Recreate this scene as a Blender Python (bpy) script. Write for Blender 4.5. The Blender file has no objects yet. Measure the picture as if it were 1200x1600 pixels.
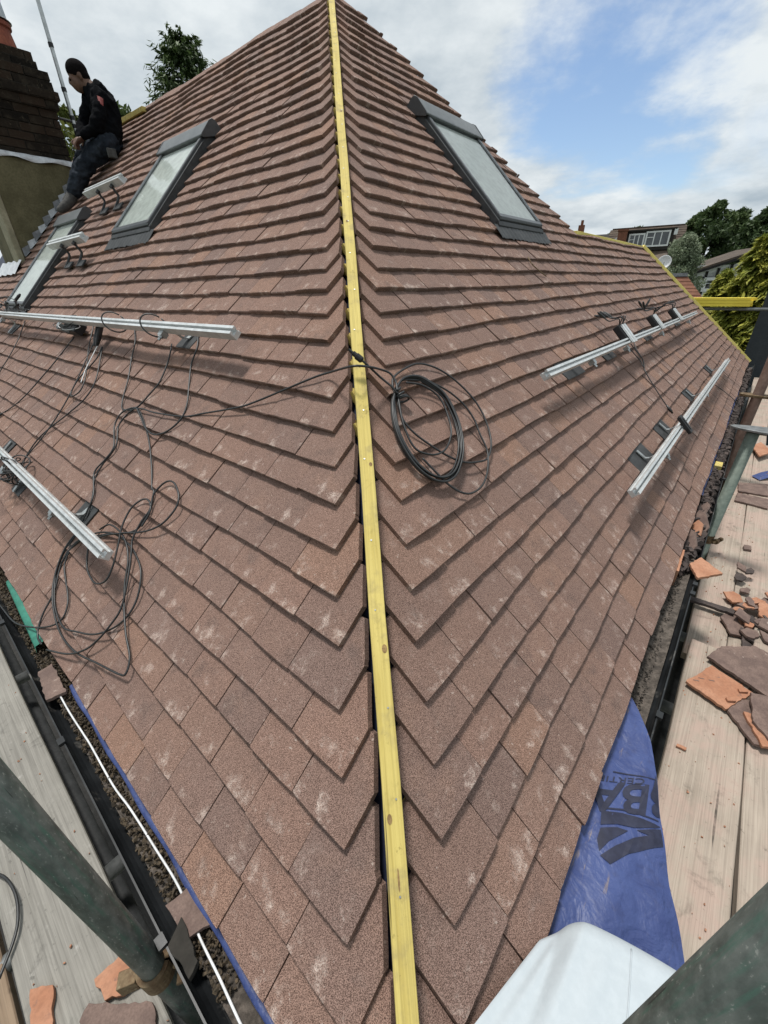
import bpy, math, random
import numpy as np
from mathutils import Vector, Matrix

# ------------------------------------------------------------------ camera, sky, sun, exposure
scene = bpy.context.scene
CAM = Vector((-0.0271, 0.0348, 1.1605))
PITCH, YAW, ROLL = 0.5095, 0.0729, -0.0252
F_ = Vector((math.sin(YAW)*math.cos(PITCH), math.cos(YAW)*math.cos(PITCH), -math.sin(PITCH)))
X0 = Vector((math.cos(YAW), -math.sin(YAW), 0)); U0 = X0.cross(F_)
X_ = math.cos(ROLL)*X0 + math.sin(ROLL)*U0
U_ = -math.sin(ROLL)*X0 + math.cos(ROLL)*U0
cam_data = bpy.data.cameras.new('camera')
cam_data.sensor_fit = 'HORIZONTAL'; cam_data.sensor_width = 36.0
cam_data.lens = 633.69/1200*36.0
cam_data.clip_start = 0.02; cam_data.clip_end = 3000
cam = bpy.data.objects.new('camera', cam_data)
scene.collection.objects.link(cam)
cam.matrix_world = Matrix(((X_.x, U_.x, -F_.x, CAM.x), (X_.y, U_.y, -F_.y, CAM.y), (X_.z, U_.z, -F_.z, CAM.z), (0, 0, 0, 1)))
scene.camera = cam

SUN_AZ, SUN_EL = math.radians(-40), math.radians(77)      # azimuth clockwise from +Y
world = bpy.data.worlds.new('World'); scene.world = world; world.use_nodes = True
wn, wl = world.node_tree.nodes, world.node_tree.links
wn.clear()
def wnode(t, **k):
    n = wn.new(t)
    for a, b in k.items(): setattr(n, a, b)
    return n
w_out = wnode('ShaderNodeOutputWorld'); w_bg = wnode('ShaderNodeBackground'); w_bg.inputs[1].default_value = 0.12
w_sky = wnode('ShaderNodeTexSky', sky_type='NISHITA', sun_disc=False)
w_sky.sun_elevation = SUN_EL; w_sky.sun_rotation = SUN_AZ; w_sky.air_density = 1.0; w_sky.dust_density = 0.6; w_sky.ozone_density = 1.6
w_tc = wnode('ShaderNodeTexCoord')
w_sep = wnode('ShaderNodeSeparateXYZ'); wl.new(w_tc.outputs['Generated'], w_sep.inputs[0])
w_z = wnode('ShaderNodeMath', operation='MAXIMUM'); w_z.inputs[1].default_value = 0.0; wl.new(w_sep.outputs[2], w_z.inputs[0])
w_za = wnode('ShaderNodeMath', operation='ADD'); w_za.inputs[1].default_value = 0.22; wl.new(w_z.outputs[0], w_za.inputs[0])
w_dx = wnode('ShaderNodeMath', operation='DIVIDE'); wl.new(w_sep.outputs[0], w_dx.inputs[0]); wl.new(w_za.outputs[0], w_dx.inputs[1])
w_dy = wnode('ShaderNodeMath', operation='DIVIDE'); wl.new(w_sep.outputs[1], w_dy.inputs[0]); wl.new(w_za.outputs[0], w_dy.inputs[1])
w_cv = wnode('ShaderNodeCombineXYZ'); wl.new(w_dx.outputs[0], w_cv.inputs[0]); wl.new(w_dy.outputs[0], w_cv.inputs[1]); w_cv.inputs[2].default_value = 3.7
w_n1 = wnode('ShaderNodeTexNoise'); w_n1.inputs['Scale'].default_value = 0.75; w_n1.inputs['Detail'].default_value = 9; w_n1.inputs['Roughness'].default_value = 0.55; w_n1.inputs['Distortion'].default_value = 0.4
wl.new(w_cv.outputs[0], w_n1.inputs['Vector'])
w_n2 = wnode('ShaderNodeTexNoise'); w_n2.inputs['Scale'].default_value = 1.7; w_n2.inputs['Detail'].default_value = 8; w_n2.inputs['Roughness'].default_value = 0.6
wl.new(w_cv.outputs[0], w_n2.inputs['Vector'])
# an opening of clear sky to the right
w_dot = wnode('ShaderNodeVectorMath', operation='DOT_PRODUCT'); wl.new(w_tc.outputs['Generated'], w_dot.inputs[0]); w_dot.inputs[1].default_value = Vector((0.435, 0.858, 0.272)).normalized()
w_gap = wnode('ShaderNodeMapRange'); w_gap.inputs[1].default_value = 0.976; w_gap.inputs[2].default_value = 1.0; w_gap.inputs[3].default_value = 0.0; w_gap.inputs[4].default_value = 0.30
w_wob = wnode('ShaderNodeMath', operation='MULTIPLY_ADD'); wl.new(w_n2.outputs['Fac'], w_wob.inputs[0]); w_wob.inputs[1].default_value = -0.05; wl.new(w_dot.outputs['Value'], w_wob.inputs[2])
w_wob2 = wnode('ShaderNodeMath', operation='ADD'); wl.new(w_wob.outputs[0], w_wob2.inputs[0]); w_wob2.inputs[1].default_value = 0.024
wl.new(w_wob2.outputs[0], w_gap.inputs[0])
w_sub = wnode('ShaderNodeMath', operation='SUBTRACT'); wl.new(w_n1.outputs['Fac'], w_sub.inputs[0]); wl.new(w_gap.outputs[0], w_sub.inputs[1])
w_cov = wnode('ShaderNodeMapRange', interpolation_type='SMOOTHSTEP'); w_cov.inputs[1].default_value = 0.20; w_cov.inputs[2].default_value = 0.42
wl.new(w_sub.outputs[0], w_cov.inputs[0])
w_cc = wnode('ShaderNodeValToRGB')
w_cc.color_ramp.elements[0].position = 0.32; w_cc.color_ramp.elements[0].color = (2.9, 3.45, 3.9, 1)
w_cc.color_ramp.elements[1].position = 0.60; w_cc.color_ramp.elements[1].color = (5.6, 5.95, 6.1, 1)
wl.new(w_n2.outputs['Fac'], w_cc.inputs[0])
w_mix = wnode('ShaderNodeMix', data_type='RGBA'); wl.new(w_cov.outputs[0], w_mix.inputs['Factor'])
wl.new(w_sky.outputs[0], w_mix.inputs['A']); wl.new(w_cc.outputs[0], w_mix.inputs['B'])
wl.new(w_mix.outputs['Result'], w_bg.inputs[0]); wl.new(w_bg.outputs[0], w_out.inputs[0])

sun_data = bpy.data.lights.new('sun', 'SUN'); sun_data.energy = 3.0; sun_data.angle = math.radians(10); sun_data.color = (1.0, 0.97, 0.92)
sun = bpy.data.objects.new('sun', sun_data); scene.collection.objects.link(sun)
sun_dir = Vector((math.sin(SUN_AZ)*math.cos(SUN_EL), math.cos(SUN_AZ)*math.cos(SUN_EL), math.sin(SUN_EL)))
sun.rotation_euler = sun_dir.to_track_quat('Z', 'Y').to_euler()
scene.view_settings.view_transform = 'Standard'; scene.view_settings.look = 'None'
scene.view_settings.exposure = 0.30; scene.view_settings.gamma = 1.0; scene.view_settings.use_curve_mapping = False

# ------------------------------------------------------------------ helpers
rng = random.Random(7)
COL = scene.collection
WL = {}                                    # world location of parents
def tag(o, label=None, cat=None, group=None, kind=None):
    if label: o['label'] = label
    if cat: o['category'] = cat
    if group: o['group'] = group
    if kind: o['kind'] = kind
    return o
def thing(name, loc, label, cat, group=None):
    o = bpy.data.objects.new(name, None); COL.objects.link(o); o.location = loc; o.empty_display_size = 0.1
    WL[o] = Vector(loc); return tag(o, label, cat, group)
class MB:
    def __init__(s): s.v = []; s.f = []; s.a = []
    def add(s, v, f):
        k = len(s.v); s.v += [Vector(p) for p in v]; s.f += [tuple(i+k for i in q) for q in f]; return s
    def box(s, c, ax, ay, az):
        c, ax, ay, az = map(Vector, (c, ax, ay, az))
        v = [c+i*ax+j*ay+k*az for k in (-1, 1) for j in (-1, 1) for i in (-1, 1)]
        f = [(0,2,3,1), (4,5,7,6), (0,1,5,4), (2,6,7,3), (0,4,6,2), (1,3,7,5)]
        if ax.cross(ay).dot(az) < 0: f = [q[::-1] for q in f]
        return s.add(v, f)
    def prism(s, poly, d):                 # poly: list of points, swept by d
        n = len(poly); d = Vector(d); poly = [Vector(p) for p in poly]
        v = poly + [p+d for p in poly]
        f = [tuple(range(n))[::-1], tuple(range(n, 2*n))] + [(i, (i+1) % n, n+(i+1) % n, n+i) for i in range(n)]
        return s.add(v, f)
    def tube(s, pts, r, sides=8, caps=True, flat=None):
        pts = [Vector(p) for p in pts]; n = len(pts)
        rs = r if isinstance(r, (list, tuple)) else [r]*n
        t0 = (pts[1]-pts[0]).normalized(); up = Vector((0, 0, 1)) if abs(t0.z) < .9 else Vector((1, 0, 0))
        nrm = t0.cross(up).normalized(); v = []; f = []
        for i in range(n):
            t = (pts[min(i+1, n-1)]-pts[max(i-1, 0)])
            t = t.normalized() if t.length > 1e-9 else t0
            nrm = (nrm - t*nrm.dot(t)); nrm = nrm.normalized() if nrm.length > 1e-6 else t.orthogonal().normalized()
            b = t.cross(nrm)
            for k in range(sides):
                a = 2*math.pi*k/sides; v.append(pts[i]+rs[i]*(math.cos(a)*nrm+math.sin(a)*b))
        for i in range(n-1):
            for k in range(sides):
                a, b2 = i*sides+k, i*sides+(k+1) % sides
                f.append((a, b2, b2+sides, a+sides))
        if caps: f += [tuple(range(sides))[::-1], tuple(range((n-1)*sides, n*sides))]
        return s.add(v, f)
    def ball(s, c, rx, ry, rz, m=None, nu=12, nv=8):
        c = Vector(c); v = []; f = []
        for j in range(nv+1):
            th = math.pi*j/nv
            for i in range(nu):
                a = 2*math.pi*i/nu
                p = Vector((rx*math.sin(th)*math.cos(a), ry*math.sin(th)*math.sin(a), rz*math.cos(th)))
                v.append(c+(m @ p if m else p))
        for j in range(nv):
            for i in range(nu):
                a, b = j*nu+i, j*nu+(i+1) % nu
                f.append((a, a+nu, b+nu, b))
        return s.add(v, f)
    def sheet(s, rows):                    # rows of points -> grid
        n = len(rows[0]); v = [p for r in rows for p in r]
        f = [(i*n+j, i*n+j+1, (i+1)*n+j+1, (i+1)*n+j) for i in range(len(rows)-1) for j in range(n-1)]
        return s.add(v, f)
    def build(s, name, mat, parent=None, smooth=False, bevel=0, attr=None, base=True):
        A = np.array([tuple(p) for p in s.v]) if s.v else np.zeros((1, 3))
        lo, hi = A.min(0), A.max(0); c = Vector(((lo[0]+hi[0])/2, (lo[1]+hi[1])/2, lo[2] if base else (lo[2]+hi[2])/2))
        me = bpy.data.meshes.new(name)
        me.from_pydata([tuple(x) for x in (A-np.array(c))], [], s.f)
        me.materials.append(mat)
        if attr is not None:
            at = me.attributes.new('tl', 'FLOAT_VECTOR', 'POINT'); at.data.foreach_set('vector', np.array(attr, dtype=np.float32).ravel())
        if smooth: me.polygons.foreach_set('use_smooth', [True]*len(me.polygons))
        me.update()
        o = bpy.data.objects.new(name, me); COL.objects.link(o)
        if parent is not None:
            o.parent = parent; o.location = c-WL[parent]
        else: o.location = c
        WL[o] = c
        if bevel:
            m = o.modifiers.new('bevel', 'BEVEL'); m.width = bevel; m.segments = 2; m.limit_method = 'ANGLE'; m.angle_limit = math.radians(40)
            for p in me.polygons: p.use_smooth = True
            w = o.modifiers.new('wn', 'WEIGHTED_NORMAL'); w.keep_sharp = True
        return o
def spline(pts, n=6, closed=False):
    P = [Vector(p) for p in pts]; N = len(P); out = []
    for i in range(N if closed else N-1):
        g = (lambda k: P[k % N]) if closed else (lambda k: P[max(0, min(N-1, k))])
        p0, p1, p2, p3 = g(i-1), g(i), g(i+1), g(i+2)
        for j in range(n):
            t = j/n
            out.append(0.5*((2*p1)+(p2-p0)*t+(2*p0-5*p1+4*p2-p3)*t*t+(3*p1-p0-3*p2+p3)*t**3))
    if not closed: out.append(P[-1])
    return out

# ------------------------------------------------------------------ materials
class NT:
    def __init__(s, name):
        s.m = bpy.data.materials.new(name); s.m.use_nodes = True; s.t = s.m.node_tree; s.n = s.t.nodes; s.l = s.t.links
        s.n.clear(); s.out = s.n.new('ShaderNodeOutputMaterial'); s.b = s.n.new('ShaderNodeBsdfPrincipled'); s.l.new(s.b.outputs[0], s.out.inputs[0])
        s.geo = s.n.new('ShaderNodeNewGeometry')
    def set(s, node, key, val):
        if hasattr(val, 'is_output') or isinstance(val, bpy.types.NodeSocket): s.l.new(val, node.inputs[key])
        else: node.inputs[key].default_value = val
    def pos(s, scale=(1, 1, 1), rotz=0, vec=None):
        r = s.n.new('ShaderNodeVectorRotate'); r.rotation_type = 'Z_AXIS'; s.l.new(vec or s.geo.outputs['Position'], r.inputs['Vector']); r.inputs['Angle'].default_value = rotz
        m = s.n.new('ShaderNodeVectorMath'); m.operation = 'MULTIPLY'; s.l.new(r.outputs[0], m.inputs[0]); m.inputs[1].default_value = scale
        return m.outputs[0]
    def noise(s, vec, scale, detail=4, rough=.55, dist=0):
        n = s.n.new('ShaderNodeTexNoise'); s.l.new(vec, n.inputs['Vector']); n.inputs['Scale'].default_value = scale; n.inputs['Detail'].default_value = detail
        n.inputs['Roughness'].default_value = rough; n.inputs['Distortion'].default_value = dist; return n.outputs['Fac']
    def voro(s, vec, scale, out='Distance', feature='F1'):
        n = s.n.new('ShaderNodeTexVoronoi'); n.feature = feature; s.l.new(vec, n.inputs['Vector']); n.inputs['Scale'].default_value = scale; return n.outputs[out]
    def ramp(s, fac, stops):
        n = s.n.new('ShaderNodeValToRGB'); e = n.color_ramp.elements
        while len(e) < len(stops): e.new(0.5)
        for x, (p, c) in zip(e, stops):
            x.position = p; x.color = (c, c, c, 1) if isinstance(c, (int, float)) else (*c, 1)
        s.l.new(fac, n.inputs[0]); return n.outputs[0]
    def mix(s, f, a, b, mode='MIX'):
        n = s.n.new('ShaderNodeMix'); n.data_type = 'RGBA'; n.blend_type = mode
        s.set(n, 'Factor', f)
        for k, v in (('A', a), ('B', b)): s.set(n, k, v if not isinstance(v, tuple) else (*v, 1)[:4])
        return n.outputs['Result']
    def math(s, op, a, b=0.0, c=0.0):
        n = s.n.new('ShaderNodeMath'); n.operation = op
        for i, v in enumerate((a, b, c)): s.set(n, i, v)
        return n.outputs[0]
    def rng(s, v, a, b, c=0., d=1.):
        n = s.n.new('ShaderNodeMapRange'); n.interpolation_type = 'SMOOTHSTEP'; s.l.new(v, n.inputs[0])
        for i, x in enumerate((a, b, c, d)): n.inputs[i+1].default_value = x
        return n.outputs[0]
    def bump(s, h, strength=.3, dist=.002):
        n = s.n.new('ShaderNodeBump'); n.inputs['Strength'].default_value = strength; n.inputs['Distance'].default_value = dist
        s.l.new(h, n.inputs['Height']); s.l.new(n.outputs[0], s.b.inputs['Normal'])
    def fin(s, col, rough=.8, metal=0., spec=.5):
        s.set(s.b, 'Base Color', col if not isinstance(col, tuple) else (*col, 1)[:4]); s.set(s.b, 'Roughness', rough); s.b.inputs['Metallic'].default_value = metal
        s.b.inputs['Specular IOR Level'].default_value = spec
        return s.m
def mott(name, c1, c2, scale=8, rough=.8, metal=0, bump=.25, bscale=60, bdist=.002, spots=None, spec=.4):
    k = NT(name); p = k.pos()
    col = k.mix(k.rng(k.noise(p, scale, 5, .6), .32, .68), c1, c2)
    col = k.mix(k.rng(k.noise(p, bscale*.7, 3), .3, .75, 0, .45), col, tuple(x*.55 for x in c1))
    if spots: col = k.mix(k.rng(k.noise(p, spots[1], 6, .65), spots[2], spots[2]+.1), col, spots[0])
    k.bump(k.noise(p, bscale, 5, .65), bump, bdist)
    return k.fin(col, rough, metal, spec)
def wood(name, c1, c2, ang, knots=None, dirt=None, along=3., rough=.85, split=None, zs=1.):
    k = NT(name); p = k.pos((along, 95, 95*zs), ang); p2 = k.pos((1, 1, 1), ang)
    g = k.noise(p, 1.0, 6, .7, .6)
    col = k.mix(k.rng(g, .3, .72), c1, c2)
    col = k.mix(k.rng(k.noise(p2, 5, 4), .35, .7, 0, .5), col, tuple(x*1.12 for x in c2))
    if split:
        cr = k.rng(k.noise(k.pos((1.3, 70, 70*zs), ang), 1.0, 2, .5, .3), .70, .74)
        col = k.mix(cr, col, tuple(x*.22 for x in c1))
    if dirt: col = k.mix(k.rng(k.noise(p2, dirt[1], 7, .62), dirt[2], dirt[2]+.2, 0, dirt[3]), col, dirt[0])
    if knots:
        v = k.voro(k.pos((4, 16, 16*zs), ang), 1.0); col = k.mix(k.rng(v, .09, .17, 1., 0.), col, knots)
    col = k.mix(k.rng(k.noise(k.pos((2.2, 240, 240*zs), ang), 1.0, 3, .6), .46, .62, 0, .24), col, tuple(x*.5 for x in c1))
    if dirt: col = k.mix(k.rng(k.noise(p2, 11, 7, .7, .5), .55, .72, 0, .6), col, tuple(x*.42 for x in c1)); col = k.mix(k.rng(k.noise(p2, 48, 4, .7), .63, .70, 0, .5), col, tuple(x*.4 for x in c1))
    k.bump(g, .5, .003)
    return k.fin(col, rough)

def m_tile():
    k = NT('clay_tile'); at = k.n.new('ShaderNodeAttribute'); at.attribute_name = 'tl'
    sp = k.n.new('ShaderNodeSeparateXYZ'); k.l.new(at.outputs['Vector'], sp.inputs[0]); dv, rnd = sp.outputs[1], sp.outputs[2]
    P = k.pos()
    base = k.ramp(rnd, [(0, (.178, .114, .092)), (.22, (.205, .127, .099)), (.42, (.165, .109, .091)), (.6, (.210, .129, .100)), (.74, (.184, .119, .097)), (.92, (.232, .138, .100)), (1, (.192, .126, .104))])
    patch = k.noise(P, 9, 4, .6)
    base = k.mix(k.rng(patch, .52, .78, 0, .35), base, (.275, .168, .122))
    base = k.mix(k.rng(k.noise(P, 14, 3, .5), .55, .78, 0, .45), base, (.105, .076, .066))
    grain = k.noise(P, 620, 2, .6); g2 = k.noise(P, 260, 3, .6)
    base = k.mix(k.rng(grain, .38, .64), k.mix(1.0, base, (.40, .38, .37), 'MULTIPLY'), k.mix(1.0, base, (1.62, 1.65, 1.68), 'MULTIPLY'))
    base = k.mix(k.rng(g2, .60, .72, 0, .45), base, (.33, .24, .19))
    # pale lime bloom: soft scuffs, strongest a few centimetres above the tail
    nearTail = k.rng(dv, .012, .075, 1., .16)
    sc = k.n.new('ShaderNodeVectorMath'); sc.operation = 'MULTIPLY'; k.l.new(at.outputs['Vector'], sc.inputs[0]); sc.inputs[1].default_value = (21, 19, 61)
    bl = k.math('MULTIPLY', k.rng(k.noise(sc.outputs[0], 1.0, 6, .66, .15), .53, .74), nearTail)
    bl = k.math('MULTIPLY', bl, k.rng(k.noise(P, 420, 3, .7), .40, .60, .12, 1.3))
    base = k.mix(k.math('MULTIPLY', bl, .8), base, (.58, .48, .42))
    fine = k.math('MULTIPLY', k.rng(k.noise(P, 95, 2, .5), .70, .76), .5)
    base = k.mix(fine, base, (.47, .39, .34))
    k.bump(k.math('ADD', grain, k.math('MULTIPLY', g2, .8)), .45, .0016)
    return k.fin(base, .88, 0, .25)
M = {}
EL_ANG, ER_ANG = math.radians(-135), math.radians(-45)      # rotate position so that X runs along the left / right eave
M['tile'] = m_tile()
M['hip_wood'] = wood('yellow_treated_timber', (.45, .345, .09), (.58, .47, .15), math.radians(-90), along=2.5, zs=.02, knots=(.26, .15, .05), dirt=((.30, .24, .11), 14, .5, .7), split=True)
M['batten_r'] = wood('roofing_batten_timber', (.42, .31, .07), (.55, .42, .12), ER_ANG)
M['batten_l'] = wood('roofing_batten_timber_left', (.42, .31, .07), (.55, .42, .12), EL_ANG)
M['yellow'] = wood('bright_yellow_timber', (.80, .60, .055), (.90, .72, .10), EL_ANG, along=2)
M['far_timber'] = wood('far_yellow_timber', (.76, .62, .17), (.86, .73, .24), ER_ANG, along=2, zs=.1)
M['membrane'] = mott('dark_blue_underlay', (.012, .016, .035), (.018, .026, .06), 6, .6, bump=.1)
M['alu'] = mott('brushed_aluminium', (.66, .68, .68), (.74, .76, .76), 5, .40, .45, .05, 40)
M['alu_dull'] = mott('dull_aluminium', (.42, .44, .44), (.55, .57, .57), 9, .5, 1.0, .1, 40)
M['black'] = mott('black_rubber', (.010, .010, .011), (.018, .018, .019), 20, .5, bump=.05)
M['cable'] = mott('black_cable_sheath', (.010, .011, .012), (.022, .023, .024), 30, .45, bump=.03, spec=.6)
M['flash'] = mott('dark_grey_flashing', (.030, .032, .034), (.055, .058, .060), 14, .6, bump=.3, bscale=120)
M['winframe'] = mott('anthracite_window_metal', (.050, .055, .060), (.070, .076, .082), 4, .38, 0, .04, 60, spec=.6)
M['wincover'] = mott('grey_window_cover_metal', (.13, .14, .145), (.18, .19, .195), 4, .42, .3, .04, 60)
M['lead'] = mott('grey_lead', (.20, .21, .22), (.33, .34, .36), 12, .55, .3, .3, 40)
M['lead_new'] = mott('bright_new_lead', (.55, .57, .60), (.66, .68, .70), 12, .45, .2, .2, 40)
M['reveal'] = mott('white_window_reveal', (.76, .78, .75), (.83, .85, .82), 3, .8, 0, .1, 30)
M['gutter'] = mott('black_gutter_plastic', (.010, .011, .012), (.022, .024, .026), 5, .38, bump=.1, bscale=30, spots=((.09, .085, .078), 9, .58))
M['soil'] = mott('gutter_silt', (.055, .046, .038), (.15, .125, .105), 40, .95, bump=.9, bscale=220, bdist=.004)
M['shard_red'] = mott('broken_clay_orange', (.36, .165, .095), (.46, .24, .15), 14, .9, bump=.4, bscale=160, spots=((.22, .12, .085), 20, .6))
M['shard_brown'] = mott('broken_clay_brown', (.13, .088, .075), (.21, .145, .12), 18, .9, bump=.4, bscale=260, spots=((.33, .26, .22), 30, .62))
M['shard_dark'] = mott('broken_clay_dark', (.045, .036, .034), (.10, .075, .066), 18, .9, bump=.4, bscale=200)
M['board_r'] = wood('scaffold_board_right', (.255, .208, .165), (.385, .322, .262), ER_ANG, dirt=((.39, .285, .235), 7, .42, .8), split=True, along=2.2)
M['board_l'] = wood('scaffold_board_left', (.175, .165, .145), (.285, .27, .24), EL_ANG, dirt=((.44, .42, .39), 22, .60, .7), split=True, along=2.2)
M['board_edge'] = wood('brown_scaffold_board', (.16, .11, .07), (.25, .18, .12), EL_ANG, split=True)
def m_pole():
    k = NT('green_galvanised_tube'); p = k.pos((2.2, 2.2, .8)); p2 = k.pos((2.4, 2.4, .14))
    col = k.mix(k.rng(k.noise(p, 30, 5, .6), .3, .7), (.062, .074, .068), (.125, .138, .128))
    col = k.mix(k.rng(k.noise(p2, 60, 4, .6), .48, .70, 0, .8), col, (.055, .115, .090))
    col = k.mix(k.rng(k.noise(p, 14, 5, .65), .50, .72, 0, .7), col, (.040, .044, .040))
    col = k.mix(k.rng(k.noise(p, 120, 4, .6), .60, .72, 0, .8), col, (.24, .25, .23))
    col = k.mix(k.rng(k.noise(p2, 90, 2, .5), .70, .74, 0, .8), col, (.02, .02, .02))
    k.bump(k.noise(p, 160, 4), .3, .001)
    return k.fin(col, .44, .3)
M['pole'] = m_pole()
M['pole_pale'] = mott('pale_green_painted_tube', (.13, .165, .14), (.19, .225, .19), 18, .6, .1, .2, 80, spots=((.28, .27, .22), 40, .62))
M['rust'] = mott('rusty_steel', (.115, .068, .035), (.23, .17, .10), 40, .75, .4, .4, 150, spots=((.29, .25, .17), 60, .58))
M['steel'] = mott('grey_steel', (.20, .21, .21), (.32, .33, .33), 20, .5, .7, .15, 80)
M['brown_tube'] = mott('brown_painted_tube', (.12, .072, .055), (.18, .12, .095), 16, .65, .2, .2, 90)
M['sheet_blue'] = None
M['white'] = mott('white_plastic', (.70, .71, .71), (.80, .80, .80), 6, .5, bump=.05)
M['green'] = mott('green_plastic', (.03, .17, .12), (.045, .24, .17), 10, .5, bump=.1)
M['grey_clad'] = mott('dark_grey_cladding', (.030, .037, .043), (.040, .048, .054), 3, .6, bump=.05)
M['fascia'] = mott('dark_fascia_board', (.025, .025, .026), (.05, .05, .05), 5, .6)
M['plaster'] = mott('wall_render', (.45, .42, .37), (.55, .51, .45), 5, .9)
def m_glass():
    k = NT('window_glass'); k.n.remove(k.b); tr = k.n.new('ShaderNodeBsdfTransparent'); tr.inputs[0].default_value = (.93, .96, .94, 1)
    gl = k.n.new('ShaderNodeBsdfGlossy'); gl.inputs['Roughness'].default_value = .06
    fr = k.n.new('ShaderNodeFresnel'); fr.inputs[0].default_value = 1.33
    mx = k.n.new('ShaderNodeMixShader'); k.l.new(fr.outputs[0], mx.inputs[0]); k.l.new(tr.outputs[0], mx.inputs[1]); k.l.new(gl.outputs[0], mx.inputs[2]); k.l.new(mx.outputs[0], k.out.inputs[0])
    return k.m
M['glass'] = m_glass()

# ------------------------------------------------------------------ roof geometry: hip corner of the eaves at the origin
TH = 0.7879; CT, ST = math.cos(TH), math.sin(TH); S2 = 2**.5
ER = Vector((1, 1, 0))/S2; EL = Vector((-1, 1, 0))/S2; ZU = Vector((0, 0, 1))
VR = CT*EL + ST*ZU; VL = CT*ER + ST*ZU                     # up-slope on the right and left slope
NR = (ER.cross(VR)).normalized(); NR = NR if NR.z > 0 else -NR
NL = (EL.cross(VL)).normalized(); NL = NL if NL.z > 0 else -NL
def SR(u, v, h=0.): return u*ER + v*VR + h*NR
def SL(u, v, h=0.): return u*EL + v*VL + h*NL
def W(er, el, z=0.): return er*ER + el*EL + z*ZU
def px(p):                                                  # only used to choose which tiles show largest
    d = p-CAM; z = d.dot(F_)
    return (None if z < .05 else (600+633.7*d.dot(X_)/z, 800-633.7*d.dot(U_)/z))
VT = 4.06; GA = 0.1; TW = 0.157
WIN = {'R': [(2.73, 3.42, 2.07, 2.98)], 'L': [(3.25, 3.90, 2.13, 2.97), (5.02, 5.72, 1.48, 2.53)]}
CH_U, CH_V0, CH_V1 = 6.50, 2.10, 3.16                       # chimney stack on the left slope
def umaxR(v):
    if v > 2.17: return 2.98+(4.10-v)*(4.32-2.98)/(4.10-2.2)
    return 6.98+(2.14-v)*(8.72-6.98)/2.14
# ------------------------------------------------------------------ the house
house = thing('house', (3.0, 4.0, -3.0), 'house under a brown plain-tiled hip roof with a bare yellow hip timber', 'house')
# roof deck: underlay on both front slopes, plain slopes behind
dk = -.064
mb = MB()
apex = W(VT*CT, VT*CT, VT*ST)
apexN = apex - ZU*.085
mb.add([W(-.0, -.0, -.085), W(8.70, 0, -.085), W(6.98, 2.14*CT, 2.14*ST-.085), W(4.34, 2.14*CT, 2.14*ST-.085), apexN], [(0, 1, 2, 3, 4)])
mb.add([W(0, 0, -.085), W(0, 8.6, -.085), W(VT*CT, 8.6, VT*ST-.085), apexN], [(3, 2, 1, 0)])
mb.add([apexN, W(VT*CT, 8.6, VT*ST-.085), W(2*VT*CT, 8.6, -.085), W(2*VT*CT, 2.9, -.085), W(4.34, 2.14*CT, 2.14*ST-.085)], [(0, 1, 2, 3, 4)])
mb.add([W(8.70, 0, -.085), W(8.70, 2*2.14*CT, -.085), W(6.98, 2.14*CT, 2.14*ST-.085)], [(0, 1, 2)])
mb.add([W(6.98, 2.14*CT, 2.14*ST-.085), W(8.70, 2*2.14*CT, -.085), W(5.6, 2*2.14*CT, -.085), W(4.34, 2.14*CT, 2.14*ST-.085)], [(0, 1, 2, 3)])
mb.add([W(0, 8.6, -.085), W(2*VT*CT, 8.6, -.085), W(VT*CT, 8.6, VT*ST-.085)], [(0, 1, 2)])
roof = mb.build('roof', M['membrane'], house)
roof['label'] = 'dark blue underlay showing in the gap beside the hip timber'

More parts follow.
